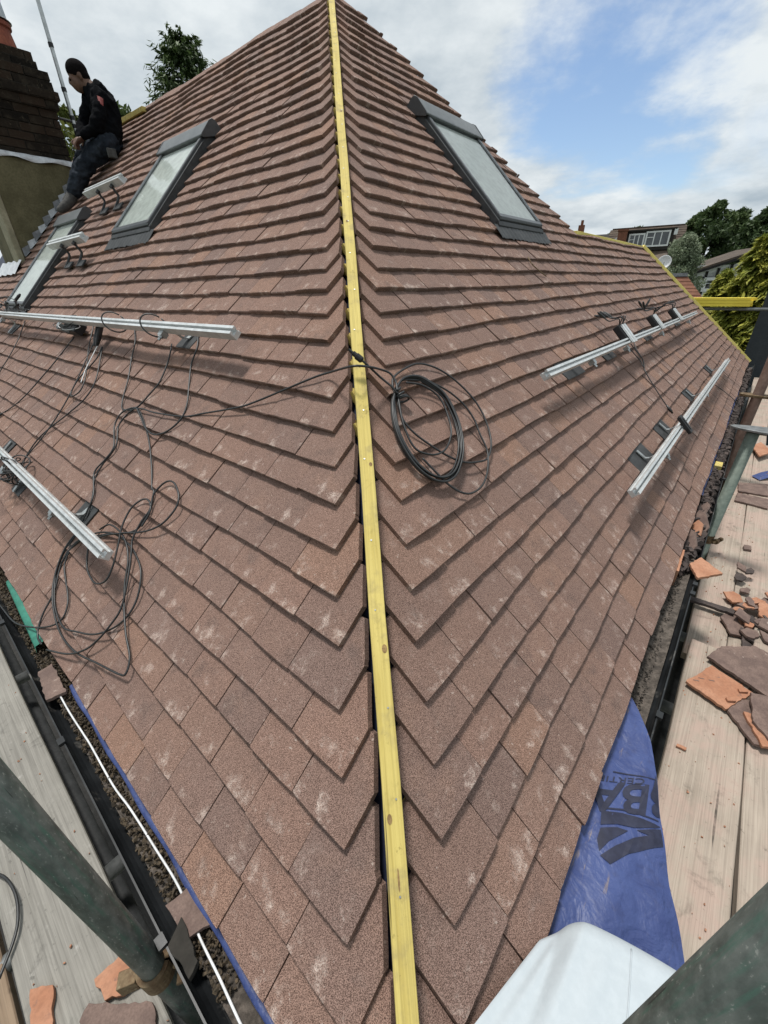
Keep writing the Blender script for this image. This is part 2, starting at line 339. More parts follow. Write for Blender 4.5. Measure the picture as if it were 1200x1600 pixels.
def tile_mesh(S, u0, u1, v, cutL, cutR, r, hipcut=False, length=.19):
    lift = r.uniform(-.001, .0045); skew = r.uniform(-.009, .009); t = .0185; rnd = r.random(); crown = r.uniform(.0006, .0022); tilt = r.uniform(-.0012, .0012)
    v = v + r.uniform(-.002, .002)
    chip = r.uniform(.0025, .0036) if r.random() < .3 else 0.; chipc = r.choice((0., 1., .92, .08))
    dvs = [0, .0025, .045, .105, length]
    if hipcut:
        # where the straight side meets the hip cut
        lo, hi = 0., length
        if cutL(v) < u0 < cutL(v+length):
            for _ in range(24):
                m = (lo+hi)/2
                if cutL(v+m) < u0: lo = m
                else: hi = m
            dvs.append(lo)
            dvs.append(lo+.012)
        dvs = sorted(dvs)
    rows = []
    for dv in dvs:
        a = max(u0, cutL(v+dv)); b = min(u1, cutR(v+dv))
        if hipcut and a > u0: a += r.uniform(-.0018, .0018)
        if b-a < .006:
            break
        rows.append((dv, a, b))
    if len(rows) < 2: return None
    V = []; A = []; F = []; C = (0., .08, .5, .92, 1.)
    nc = len(C)
    for k, (dv, a, b) in enumerate(rows):
        for c in C:
            u = a+(b-a)*c + skew*dv
            h = .005-.165*dv + lift*(1-dv/.2) + crown*(1-(2*c-1)**2) + tilt*(2*c-1)
            vv = v+dv+.0042*math.sin(u*2.7+v*19)+.002*math.sin(u*9.1+v*33)
            h += .0035*math.sin(u*3.1+v*2.3)+.0025*math.sin(u*7.7-v*5.1)
            if k == 0: h -= .0032; vv += r.uniform(-.0013, .0013) + (chip if c == chipc else 0)
            if c in (0., 1.): h -= .0012
            V.append(S(u, vv, h)); A.append((u-u0+rnd*7, dv, rnd))
    n = len(rows)
    flip = S is SL
    for i in range(n-1):
        for j in range(nc-1): F.append((i*nc+j, i*nc+j+1, (i+1)*nc+j+1, (i+1)*nc+j))
    # walls
    per = [j for j in range(nc)] + [i*nc+nc-1 for i in range(1, n)] + [ (n-1)*nc+j for j in range(nc-2, -1, -1)] + [i*nc for i in range(n-2, 0, -1)]
    k0 = len(V); N = NR if S is SR else NL
    for p in per: V.append(V[p]-N*t); A.append((A[p][0], A[p][1]+.0, rnd))
    m = len(per)
    for i in range(m):
        j = (i+1) % m; F.append((per[i], k0+i, k0+j, per[j]))
    if flip: F = [f[::-1] for f in F]
    return V, F, A
tiles = []
def lay(S, side, cx, vmax, cutR_fn):
    r = random.Random(11 if side == 'R' else 23)
    k = 0
    while True:
        v = .012+k*GA; k += 1
        if v > vmax: break
        gap = cx(v)
        cutL = lambda vv: vv*CT+cx(vv)*S2
        tip = v*CT+.126+r.uniform(-.006, .006)
        u = tip; w = TW+r.uniform(.0, .022); first = True
        if v < .05: u = v*CT+gap*S2*.9; w = .16
        um = cutR_fn(v)
        while u < um:
            u1 = u+w-.0022
            segs = [(u, u1)]
            for (a, b, c, d) in WIN[side]:
                if c-.03 < v < d-.03:
                    segs = [s for (x, y) in segs for s in (((x, min(y, a)), (max(x, b), y)) if not (y < a or x > b) else ((x, y),)) if s[1]-s[0] > .012]
            if side == 'L' and CH_V0-.04 < v < CH_V1+.4:
                segs = [(x, min(y, CH_U)) for x, y in segs if x < CH_U-.02]
            for x, y in segs:
                ln = .19
                for (a, b, c, d) in WIN[side]:
                    if a-.02 < (x+y)/2 < b+.02 and v < c and v+ln > c-.0: ln = max(.104, min(ln, c-v))
                g = tile_mesh(S, x, y, v, cutL if first else (lambda vv: vv*CT+cx(vv)*S2), cutR_fn, r, True, ln)
                if g: tiles.append((S, x, y, v, g))
            first = False
            u += w; w = TW+r.uniform(-.0012, .0012)
lay(SR, 'R', lambda v: .026+.012*min(1, v/1.4), 3.97, umaxR)
lay(SL, 'L', lambda v: .034+.007*min(1, v/1.4), 3.97, lambda v: 7.6)
def score(tl):
    S, x, y, v, g = tl
    q = [px(S(a, b, 0)) for a, b in ((x, v), (y, v), (y, v+GA), (x, v+GA))]
    if any(p is None for p in q): return -1
    cxp = sum(p[0] for p in q)/4; cyp = sum(p[1] for p in q)/4
    if not (-25 < cxp < 1225 and -25 < cyp < 1640): return -1
    return abs(sum(q[i][0]*q[(i+1) % 4][1]-q[(i+1) % 4][0]*q[i][1] for i in range(4)))/2
order = sorted(range(len(tiles)), key=lambda i: -score(tiles[i]))
single = set(order[:300])
rest = MB(); RA = []
for i, (S, x, y, v, (V, F, A)) in enumerate(tiles):
    if i in single:
        b = MB(); b.add(V, F); b.build('roof_tile', M['tile'], roof, attr=A)
    else:
        rest.add(V, F); RA += A
o = rest.build('distant_roof_tiles', M['tile'], roof, attr=RA); o['kind'] = 'stuff'

# battens under the tiles, one per course and slope
for k in range(1, 40):
    v = .012+k*GA+.055
    if v < VT-.06:
        b = MB(); u0 = v*CT+(.012 if v > 1.1 else .07); u1 = umaxR(v)-.06
        b.box(SR((u0+u1)/2, v, -.0555), ER*(u1-u0)/2, VR*.019, NR*.0105); b.build('batten', M['batten_r'], roof)
        b = MB(); u1 = 7.5; u0 += .03 if v > 1.2 else .06
        b.box(SL((u0+u1)/2, v, -.0555), EL*(u1-u0)/2, VL*.019, NL*.0105); b.build('batten', M['batten_l'], roof)

# hip timber down the middle and the far ridge and hip timbers
def beam(name, a, b, hw, hh, mat, parent, up=ZU, bev=.002, n=1, wob=0.):
    d = (b-a); side = d.cross(up).normalized(); nn = side.cross(d).normalized()
    mb = MB(); rows = []
    for i in range(n+1):
        p = a+d*i/n + side*rng.uniform(-wob, wob)
        rows.append([p+side*hw-nn*hh, p+side*hw+nn*hh, p-side*hw+nn*hh, p-side*hw-nn*hh])
    V = [q for r_ in rows for q in r_]; Fs = [(3, 2, 1, 0), (n*4, n*4+1, n*4+2, n*4+3)]
    for i in range(n):
        for j in range(4): Fs.append((i*4+j, i*4+(j+1) % 4, i*4+4+(j+1) % 4, i*4+4+j))
    mb.add(V, Fs); o = mb.build(name, mat, parent, bevel=bev); return o
HIP = Vector((0, 1, math.tan(TH)/S2)); hx = Vector((.003, 0, 0))
hip_t = beam('hip_timber', HIP*(-.05)+hx+ZU*.006, HIP*4.02+hx+ZU*.006, .0178, .020, M['hip_wood'], house, n=16, wob=.0022)
hip_t['label'] = 'pale yellow treated hip timber with nail heads and knots'
hn = HIP.cross(Vector((1, 0, 0))).normalized(); hn = hn if hn.z > 0 else -hn
for i in range(26):
    s = .30+i*.145+rng.uniform(-.03, .03); c = HIP*s+hx+ZU*.006+hn*.0203+Vector((rng.uniform(-.008, .008), 0, 0))
    b = MB(); b.tube([c, c+hn*.0011], .0022 if i > 3 else .0018, 8); b.build('nail', M['alu_dull'], hip_t)
M['knot'] = mott('timber_knot', (.20, .12, .05), (.34, .23, .09), 120, .8)
for s_, x_, a_, b_ in ((.655, .008, .0055, .009), (.415, -.007, .0045, .008), (.345, .001, .0018, .016), (1.03, .010, .004, .006), (1.9, -.006, .004, .007), (2.6, .004, .004, .008)):
    c = HIP*s_+hx+ZU*.006+hn*.0204+Vector((x_, 0, 0)); hd_ = HIP.normalized(); b = MB()
    b.prism([c+Vector((1, 0, 0))*a_*math.cos(q)+hd_*b_*math.sin(q) for q in [2*math.pi*i/14 for i in range(14)]], hn*.0004); b.build('knot', M['knot'], hip_t)
rt = beam('ridge_timber', W(4.36, 2.14*CT+.01, 2.14*ST+.0), W(6.98, 2.14*CT+.01, 2.14*ST-.008), .015, .022, M['far_timber'], house)
ht = beam('hip_timber', W(6.96, 2.14*CT, 2.14*ST+.012), W(8.72, .0, .006), .018, .018, M['far_timber'], house)
rt2 = beam('ridge_timber', W(VT*CT-.12, 5.5, VT*ST-.095), W(VT*CT-.12, 6.3, VT*ST-.085), .02, .02, M['hip_wood'], house)
rt3 = beam('ridge_timber', W(VT*CT, 2.9, VT*ST-.075), W(VT*CT, 7.6, VT*ST-.075), .02, .03, M['batten_l'], house)

# roof windows
def prof(S, u0, u1, pts, mb):              # profile in (v,h) swept along u
    a = [S(u0, v, h) for v, h in pts]; mb.prism(a, S(u1, 0, 0)-S(u0, 0, 0))
def profv(S, v0, v1, pts, mb):             # profile in (u,h) swept along v
    a = [S(u, v0, h) for u, h in pts]; mb.prism(a, S(0, v1, 0)-S(0, v0, 0))
def roof_window(S, w, label):
    u0, u1, v0, v1 = w; isR = S is SR; S_ = S
    S = lambda u, v, h=0.: S_(u, v, h*.78 if h > 0 else h)       # low-profile frame
    mb = MB()
    for s, ua in ((1, u0), (-1, u1)):
        profv(S, v0+.005, v1-.02, [(ua+s*.016, -.03), (ua+s*.016, .058), (ua+s*.019, .066), (ua+s*.029, .066), (ua+s*.034, .058), (ua+s*.034, -.03)], mb)
    prof(S, u0+.0165, u1-.0165, [(v0, -.03), (v0, .050), (v0+.010, .064), (v0+.034, .064), (v0+.040, .056), (v0+.040, -.03)], mb)
    prof(S, u0+.0165, u1-.0165, [(v1-.12, -.03), (v1-.12, .066), (v1-.02, .066), (v1-.02, -.03)], mb)
    wnd = mb.build('roof_window', M['winframe'], house, bevel=.002); wnd['label'] = label
    mb = MB()
    for s, ua in ((1, u0), (-1, u1)):
        profv(S, v0-.012, v1, [(ua, -.03), (ua, .040), (ua+s*.003, .046), (ua+s*.012, .046), (ua+s*.0145, -.03)], mb)
    prof(S, u0, u1, [(v0-.032, -.03), (v0-.032, .030), (v0-.014, .040), (v0-.002, .040), (v0-.002, -.03)], mb)
    mb.build('side_flashing', M['flash'], wnd, bevel=.002)
    mb = MB()
    prof(S, u0-.004, u1+.004, [(v1-.130, .067), (v1-.129, .079), (v1-.122, .083), (v1-.02, .089), (v1+.004, .080), (v1+.014, .055), (v1+.014, -.01), (v1-.0, -.01), (v1-.0, .065)], mb)
    tc = mb.build('top_cover', M['wincover'], wnd, bevel=.003)
    for ua, ub in ((u0-.013, u0-.0045), (u1+.0045, u1+.013)):
        mb = MB(); prof(S, ua, ub, [(v1-.133, .060), (v1-.132, .081), (v1-.122, .086), (v1-.02, .093), (v1+.008, .082), (v1+.018, .055), (v1+.018, -.02), (v1-.03, -.02)], mb)
        mb.build('cover_end', M['winframe'], wnd, bevel=.002)
    mb = MB(); a, b, c, d = u0+.0335, u1-.0335, v0+.0395, v1-.118
    mb.add([S(a, c, .056), S(b, c, .056), S(b, d, .056), S(a, d, .056)], [(0, 1, 2, 3) if isR else (3, 2, 1, 0)])
    mb.build('pane', M['glass'], wnd)
    mb = MB(); h0 = .040
    e = .006; a -= 0; V = [S(a+e, c+e, .046), S(b-e, c+e, .046), S(b-e, d-e, .046), S(a+e, d-e, .046), S(a+.02, c+.02, h0), S(b-.02, c+.02, h0), S(b-.02, d-.02, h0), S(a+.02, d-.02, h0)]
    mb.add(V, [(4, 5, 6, 7), (0, 1, 5, 4), (1, 2, 6, 5), (2, 3, 7, 6), (3, 0, 4, 7)])
    mb.build('reveal', M['reveal'], wnd)
    mb = MB()                                 # strips of putty-grey gasket round the pane
    for s, ua in ((1, u0+.0345), (-1, u1-.0345)): mb.box(S(ua+s*.004, (c+d)/2, .060), (S(.004, 0, 0)), S(0, (d-c)/2, 0), (NR if isR else NL)*.004)
    mb.build('gasket', M['lead'], wnd)
    mb = MB(); rows = []                      # pleated apron below the sill
    n = 40
    for j, (vv, hb) in enumerate(((v0-.02, .018), (v0-.06, .013), (v0-.10, .011), (v0-.118, .008))):
        rows.append([S(u0-.05+(u1-u0+.10)*i/n, vv+(rng.uniform(-.006, .006) if j == 3 else 0), hb+.007+(.004*math.sin(i*2.2)*(j > 0) + rng.uniform(-.0012, .0012))) for i in range(n+1)])
    if not isR: rows = [r_[::-1] for r_ in rows]
    rows = rows[::-1]
    mb.sheet(rows); mb.build('apron_flashing', M['flash'], wnd, smooth=True)
    return wnd
roof_window(SR, WIN['R'][0], 'grey roof window set into the right slope')
roof_window(SL, WIN['L'][0], 'grey roof window high on the left slope, nearer the hip')
roof_window(SL, WIN['L'][1], 'grey roof window beside the chimney')

# gutters, fascia, walls
def gutter(T, l0, l1, brk, label):
    R_, cxo, cz = .052, -.026, -.045
    mb = MB(); n = 12; rows = []; inn = []
    ls = [l0+(l1-l0)*i/29 for i in range(30)]
    for l in ls:
        rows.append([T(l, cxo-R_*math.cos(math.pi*i/n), cz-R_*math.sin(math.pi*i/n)) for i in range(n+1)])
        inn.append([T(l, cxo-(R_-.003)*math.cos(math.pi*i/n), cz+.0-(R_-.003)*math.sin(math.pi*i/n)) for i in range(n+1)])
    mb.sheet(rows); mb.sheet(inn)
    for l_a, l_b in ((l0, l1),):
        mb.prism([T(l_a, cxo-R_-.002, cz-.001), T(l_a, cxo-R_-.002, cz+.003), T(l_a, cxo-R_+.002, cz+.003), T(l_a, cxo-R_+.002, cz-.001)], T(l_b, 0, 0)-T(l_a, 0, 0))
    g = mb.build('gutter', M['gutter'], house, smooth=False); g['label'] = label
    for l in brk:
        mb = MB(); rr = R_+.003
        for sgn in (0,):
            a = [[T(l+dx, cxo-rr*math.cos(math.pi*i/10), cz-rr*math.sin(math.pi*i/10)) for i in range(11)] for dx in (-.014, .014)]
            mb.sheet(a)
        mb.box(T(l, cxo-R_-.004, cz+.005), T(.013, 0, 0), T(0, .009, 0), ZU*.006)
        mb.build('gutter_bracket', M['gutter'], g)
    return g
TRr = lambda l, o, z=0.: W(l, o, z)          # right eave: l along eR, o across (eL, negative outside)
TLl = lambda l, o, z=0.: W(o, l, z)
gutter(TRr, .15, 8.8, (.62, 1.16, 1.98, 2.04, 1.90, 3.4, 4.6, 5.8, 7.0), 'black gutter under the right eave')
gutter(TLl, .15, 8.6, (.62, 1.30, 2.1, 3.0, 4.0, 5.2), 'black gutter under the left eave')
mb = MB(); mb.box(W(4.40, .036, -.16), ER*4.3, EL*.010, ZU*.09); mb.build('fascia', M['fascia'], house)
mb = MB(); mb.box(W(.036, 4.40, -.16), ER*.010, EL*4.2, ZU*.09); mb.build('fascia', M['fascia'], house)
mb = MB(); mb.box(W(4.45, .35, -1.63), ER*4.2, EL*.10, ZU*1.37); mb.build('wall', M['plaster'], house)
mb = MB(); mb.box(W(.35, 4.5, -1.63), ER*.10, EL*4.04, ZU*1.37); mb.build('wall', M['plaster'], house)
mb = MB(); mb.box(W(4.40, .15, -.245), ER*4.3, EL*.10, ZU*.006); mb.build('soffit', M['fascia'], house)
mb = MB(); mb.box(W(.15, 4.40, -.245), ER*.10, EL*4.1, ZU*.006); mb.build('soffit', M['fascia'], house)
# ------------------------------------------------------------------ chimney on the left slope
k = NT('dark_brick'); P_ = k.pos(); oi = k.n.new('ShaderNodeObjectInfo')
cb = k.ramp(oi.outputs['Random'], [(0, (.011, .0095, .008)), (.4, (.022, .017, .013)), (.7, (.036, .024, .017)), (1, (.018, .016, .0125))])  # very dark brick tones, picked at random per brick
cb = k.mix(k.rng(k.noise(P_, 13, 5, .65), .45, .68, 0, .8), cb, (.042, .034, .025)); cb = k.mix(k.rng(k.noise(P_, 40, 4, .6), .62, .72, 0, .7), cb, (.12, .10, .072))
k.bump(k.noise(P_, 70, 6, .7), .9, .008); M['brick'] = k.fin(cb, .95, 0, .1)
M['mortar'] = mott('dark_mortar', (.026, .023, .019), (.05, .044, .037), 14, .95, bump=.4, bscale=90)
M['render_olive'] = mott('mossy_render', (.105, .094, .050), (.16, .143, .08), 7, .95, bump=.5, bscale=90, spots=((.30, .28, .20), 45, .68))
M['render_lit'] = mott('lit_mossy_render', (.26, .24, .16), (.36, .33, .23), 7, .95, bump=.5, bscale=70)  # lit copy of the base render, light put into the colour
M['terracotta'] = mott('sooty_terracotta', (.20, .055, .035), (.30, .095, .055), 12, .85, bump=.3, bscale=60, spots=((.05, .03, .025), 8, .55))
mb = MB(); er0, er1, el0, el1 = 1.475, 2.30, CH_U, 7.35
mb.box(W((er0+er1)/2, (el0+el1)/2, 1.78), ER*(er1-er0)/2, EL*(el1-el0)/2, ZU*.64)
chim = mb.build('chimney', M['render_olive'], house, bevel=.012); chim['label'] = 'tall dark brick chimney on a mossy rendered base'
# front face of the base: its light is painted on as paler render
mb = MB(); mb.box(W(er0-.012, el0+.10, 1.80), ER*.030, EL*.112, ZU*.60); mb.build('lit_front_face', M['render_lit'], chim, bevel=.01)
# brick stack: core plus one object per brick, corbelled courses below the cap
bl, bh, bd = .215, .065, .1025; mj = .010
brick_mesh = {}
def brick(c, along, across, lx, parent):
    key = (round(lx, 3), tuple(round(x, 2) for x in along))
    if key not in brick_mesh:
        vs = []
        me_r = rng.Random(5) if hasattr(rng, 'Random') else random.Random(5)
        mbb = MB(); mbb.box((0, 0, 0), along*(lx/2), across*.05, ZU*(bh/2))
        me = bpy.data.meshes.new('brick'); me.from_pydata([tuple(v) for v in mbb.v], [], mbb.f); me.materials.append(M['brick']); me.update(); brick_mesh[key] = me
    o = bpy.data.objects.new('brick', brick_mesh[key]); COL.objects.link(o); o.parent = parent; o.location = c-WL[parent]
    o.rotation_euler = (rng.uniform(-.02, .02), rng.uniform(-.02, .02), rng.uniform(-.02, .02))
zc = 2.43
mbc = MB()
nc = 0
while zc < 3.27:
    k = nc; out = 0.
    if zc > 2.84: out = .03
    if zc > 2.92: out = .055 if zc < 3.02 else .03
    if zc > 3.17: out = -.025*(1+int((zc-3.17)/.075))
    taper = .03*(zc-2.43)
    a0, a1, l0, l1 = er0+.075-out-taper*0, er1-.02+out, el0+.03-out, el1-.03+out
    mbc.box(W((a0+a1)/2, (l0+l1)/2, zc+bh/2), ER*((a1-a0)/2-.012), EL*((l1-l0)/2-.012), ZU*((bh+mj)/2+.0005))
    # face towards the hip (plane eL = l0) and face down the slope (plane eR = a0), and the far side face (eR = a1)
    def course(p0, axis, length, across, off):
        x = -off*bl/2
        while x < length-.01:
            s = max(x, 0); e = min(x+bl, length)
            if e-s > .03: brick(p0+axis*((s+e)/2), axis, across, e-s, chim)
            x += bl+mj
    course(W(a0, l0+.05, zc+bh/2), ER, a1-a0, EL, k % 2)
    course(W(a0+.05, l0+.101, zc+bh/2), EL, l1-l0-.101, ER, (k+1) % 2)
    course(W(a1-.05, l0+.101, zc+bh/2), EL, min(.5, l1-l0-.101), ER, (k+1) % 2)
    zc += bh+mj; nc += 1
mbc.build('mortar_core', M['mortar'], chim)
mb = MB()                                     # cement flaunching
mb.add([W(er0+.15, el0+.12, 3.255), W(er1-.09, el0+.12, 3.255), W(er1-.09, el1-.12, 3.255), W(er0+.15, el1-.12, 3.255), W(er0+.32, el0+.28, 3.335), W(er1-.26, el0+.28, 3.335), W(er1-.26, el1-.28, 3.335), W(er0+.32, el1-.28, 3.335)],
       [(0, 1, 5, 4), (1, 2, 6, 5), (2, 3, 7, 6), (3, 0, 4, 7), (4, 5, 6, 7)]); mb.build('flaunching', M['mortar'], chim)
pc = W(2.02, 6.74, 3.30)
mb = MB(); mb.tube([pc, pc+ZU*.02, pc+ZU*.05, pc+ZU*.17, pc+ZU*.18, pc+ZU*.215, pc+ZU*.225], [.155, .155, .145, .128, .148, .148, .12], 24); mb.build('chimney_pot', M['terracotta'], chim, smooth=False, bevel=.004)
mb = MB(); mb.tube([pc+ZU*.225, pc+ZU*.24, pc+ZU*.43, pc+ZU*.45], [.165, .135, .125, .05], 20); mb.build('pot_cowl', M['alu_dull'], chim, bevel=.003)
mb = MB(); n = 24                              # white lead apron strip over the rendered base
for (P, Q, o) in ((W(er0-.05, el0-.012, 2.44), W(er1+.03, el0-.012, 2.43), -EL),):
    r1 = [P+(Q-P)*i/n + o*(.006+.014*math.sin(i*.9)+.01*rng.random()) - ZU*(.035+.012*math.sin(i*.6)) for i in range(n+1)]
    r0 = [P+(Q-P)*i/n + o*(.012+.006*math.sin(i*1.3)) + ZU*.012 for i in range(n+1)]
    r00 = [P+(Q-P)*i/n - o*.04 + ZU*.02 for i in range(n+1)]
    mb.sheet([r1, r0, r00])
mb.build('lead_apron', M['lead_new'], chim, smooth=True)
for i in range(9):                             # stepped lead soakers up the side
    v = 2.14+i*.105; mb = MB()
    up = rng.uniform(.025, .055)
    wd = rng.uniform(.04, .075); V = [SL(CH_U-wd, v, .012), SL(CH_U-.012, v, .014), SL(CH_U-.012, v+.115, .006), SL(CH_U-wd, v+.115, .004)]
    w0, w1 = SL(CH_U-.013, v, .014), SL(CH_U-.013, v+.105, .008)
    mb.add(V, [(0, 1, 2, 3)[::-1]]); mb.add([w0, w1, w1+ZU*(up+.01*rng.random()), w0+ZU*(up+.035)], [(0, 1, 2, 3)])
    mb.build('lead_soaker', M['lead_new'] if i % 2 else M['lead'], chim)
mb = MB(); rows = [[SL(CH_U-.10+.85*i/12, vv, .02+.008*math.sin(i*1.7)+hh) for i in range(13)][::-1] for vv, hh in ((1.90, -.006), (1.98, .004), (2.07, .012))]
mb.sheet(rows); mb.build('lead_apron', M['lead_new'], chim, smooth=True)

# television mast strapped beside the chimney
mast = thing('aerial_mast', W(2.455, 6.62, 2.62), 'slim grey aerial mast rising beside the brick chimney', 'mast')
mb = MB(); mb.tube([W(2.455, 6.62, 2.62), W(2.46, 6.62, 4.6)], .019, 12); mb.build('tube', M['alu_dull'], mast)
for z in (2.74, 2.80, 2.87, 3.10, 3.44):
    mb = MB(); mb.tube([W(2.456, 6.62, z-.018), W(2.456, 6.62, z+.018)], .0235, 12); mb.build('clamp', M['black'], mast)
mb = MB(); mb.tube([W(2.25, 6.62, 2.845), W(2.53, 6.62, 2.835)], .013, 8); mb.build('wall_bracket', M['flash'], mast)
mb = MB(); mb.tube(spline([W(2.46, 6.60, 2.80), W(2.47, 6.55, 2.70), W(2.44, 6.45, 2.55), W(2.36, 6.36, 2.44), W(2.29, 6.32, 2.34), W(2.26, 6.30, 2.285)], 6), .005, 6)
tag(mb.build('rope', mott('pale_rope', (.42, .37, .28), (.52, .46, .36), 60, .9), None), 'thin pale rope hanging down from the aerial mast beside the roofer', 'rope')

# ------------------------------------------------------------------ solar mounting rails
RAILP = [(-.020, 0), (-.020, .040), (-.007, .040), (-.007, .032), (-.013, .032), (-.013, .020), (.013, .020), (.013, .032), (.007, .032), (.007, .040), (.020, .040), (.020, .028), (.015, .028), (.015, .012), (.020, .012), (.020, 0)]
def rail(S, u0, u1, va, vb, label, plates, pw, hbase=.078, top=None, side=1, boltside=-1):
    N = NR if S is SR else NL; t = thing('mounting_rail', S((u0+u1)/2, (va+vb)/2, .02), label, 'rail', 'aluminium solar mounting rails on the roof')
    mb = MB(); A = [S(u0, va+x*.85, hbase+h*.9) for x, h in RAILP]; mb.prism(A, S(u1, vb, 0)-S(u0, va, 0)); mb.build('profile', M['alu'], t)
    for (u, v, w) in plates:
        vv = va+(vb-va)*(u-u0)/(u1-u0)
        vt = .012+math.ceil((v-.012)/GA)*GA; vb = vt-GA-.006          # lies on one course, tucked under the next
        mb = MB(); rows = [[S(u-w/2+w*i/6, y, h+.001*math.sin(i*2.1)+.0035*math.sin(u*3.1+v*2.3)+.0025*math.sin(u*7.7-v*5.1)) for i in range(7)] for y, h in ((vb, .0115), (vb+.006, .0125), (vt-.045, .003), (vt-.006, -.0035), (vt+.02, -.0085))]
        if S is SL: rows = [r_[::-1] for r_ in rows]
        mb.sheet(rows)
        o = mb.build('flashing_plate', M['flash'], t)
        m = o.modifiers.new('solid', 'SOLIDIFY'); m.thickness = .005; m.offset = -1
        mb = MB(); hw = .013
        lowside = vv > vt-.05
        pts = [(vb+.004, .017), (vv-.012, .012), (vv-.002, .030), (vv, hbase-.003)] if lowside else [(vt-.014, .002), (vv+.014, .014), (vv+.003, .030), (vv, hbase-.003)]
        q = spline([S(u, a, b) for a, b in pts], 1); ud = S(1, 0, 0)
        rows = [[p-ud*hw+N*e, p+ud*hw+N*e] for p in q for e in (0.002,)]
        mb.sheet(rows); o = mb.build('hook_strap', M['alu_dull'], t); m = o.modifiers.new('solid', 'SOLIDIFY'); m.thickness = .005
        uo = u+.06*side
        mb = MB(); mb.box(S(uo, vv+boltside*.030, hbase+.008), ud*.018, S(0, .011, 0), N*.014)
        mb.tube([S(uo, vv+boltside*.041, hbase+.012), S(uo, vv+boltside*.062, hbase+.012)], .006, 6)
        mb.tube([S(uo, vv+boltside*.041, hbase+.012), S(uo, vv+boltside*.049, hbase+.012)], .011, 6); mb.build('clamp', M['alu_dull'], t)
    return t
rR1 = rail(SR, 1.80, 6.35, 1.052, 1.030, 'upper aluminium rail on the right slope, carrying three clip plates', [(2.36, 1.04, .27), (3.05, 1.04, .22), (4.17, 1.04, .25), (5.60, 1.04, .28)], .25)
rR2 = rail(SR, 1.84, 6.18, .435, .385, 'aluminium rail nearest the right eave with one black clamp across it', [(2.44, .475, .30), (3.05, .465, .24), (4.16, .455, .22), (5.55, .445, .22)], .28)
rL1 = rail(SL, 1.49, 6.6, 1.345, 1.325, 'long aluminium rail draped with black cables, across the middle of the left slope', [(2.0, 1.33, .13), (3.45, 1.34, .16), (5.05, 1.31, .16)], .13, side=.9)
rL2 = rail(SL, 1.50, 4.2, .450, .455, 'aluminium rail nearest the left eave, beside the looped cables', [(2.01, .475, .14), (2.85, .40, .15), (3.43, .475, .14)], .13)
def short_rail(u0, u1, v, label):
    t = thing('mounting_rail', SL((u0+u1)/2, v, .02), label, 'rail', 'aluminium solar mounting rails on the roof')
    A = [SL(u0, v+x*1.2, .085+h*1.25) for x, h in RAILP]; mb = MB(); mb.prism(A, SL(u1, v, 0)-SL(u0, v, 0)); mb.build('profile', M['alu'], t)
    for u in (u0+.18, u0+.48):
        mb = MB(); q = spline([SL(u, v-.03, .115), SL(u, v-.045, .08), SL(u, v-.06, .04), SL(u, v-.14, .022), SL(u, v-.17, .020)], 4); mb.tube(q, .009, 6)
        mb.tube([SL(u, v-.022, .108), SL(u, v-.05, .108)], .014, 6); mb.build('hook', M['flash'], t)
        mb = MB(); mb.box(SL(u-.04, v-.14, .018), EL*.07, VL*.030, NL*.006); mb.build('flashing_plate', M['flash'], t, bevel=.002)
    return t
short_rail(4.12, 4.92, 2.60, 'short aluminium rail just above the window by the chimney, beside the seated roofer')
short_rail(4.13, 4.98, 2.045, 'short aluminium rail between the two left roof windows, lower one')
# clip plates with leads on the upper right rail, black clamp on the lower one
for i, (u, ll) in enumerate(((3.22, 'nearest'), (4.22, 'middle'), (5.16, 'farthest'))):
    t = thing('optimiser_bracket', SR(u, 1.06, .12), ll+' of three aluminium clip plates with black leads on the upper right rail', 'bracket', 'clip plates on the upper right rail')
    mb = MB()
    for k in (-1, 1): mb.box(SR(u+k*.028, 1.085, .124), ER*.020, VR*.070, NR*.003)
    mb.box(SR(u, 1.085, .120), ER*.055, VR*.066, NR*.002); mb.build('plate', M['alu'], t, bevel=.001)
    mb = MB(); mb.box(SR(u-.01, 1.115, .095), ER*.06, VR*.050, NR*.020); mb.build('box', M['black'], t, bevel=.006)
    for j in range(4):
        a = rng.uniform(-.05, .05); b = rng.uniform(-.13, .07)
        q = spline([SR(u+a, 1.15, .10), SR(u+a*1.3+b*.3, 1.19, .13+.03*rng.random()), SR(u+a+b*.8, 1.21+.03*rng.random(), .10), SR(u+a+b*1.2, 1.235+.03*rng.random(), .06+.05*rng.random())], 5)
        mb = MB(); mb.tube(q, .0035, 6); d = (q[-1]-q[-2]).normalized(); mb.tube([q[-1], q[-1]+d*.02, q[-1]+d*.05, q[-1]+d*.07], [.006, .009, .008, .004], 8); mb.build('lead', M['cable'], t)
t = thing('rail_clamp', SR(2.98, .43, .11), 'black plastic clamp block gripping the rail nearest the right eave', 'clamp')
mb = MB(); mb.box(SR(2.98, .425, .128), ER*.030, VR*.060, NR*.010); mb.build('block', M['black'], t, bevel=.004)
mb = MB(); mb.box(SR(2.98, .425, .140), ER*.010, VR*.040, NR*.002); mb.build('label_strip', M['flash'], t)

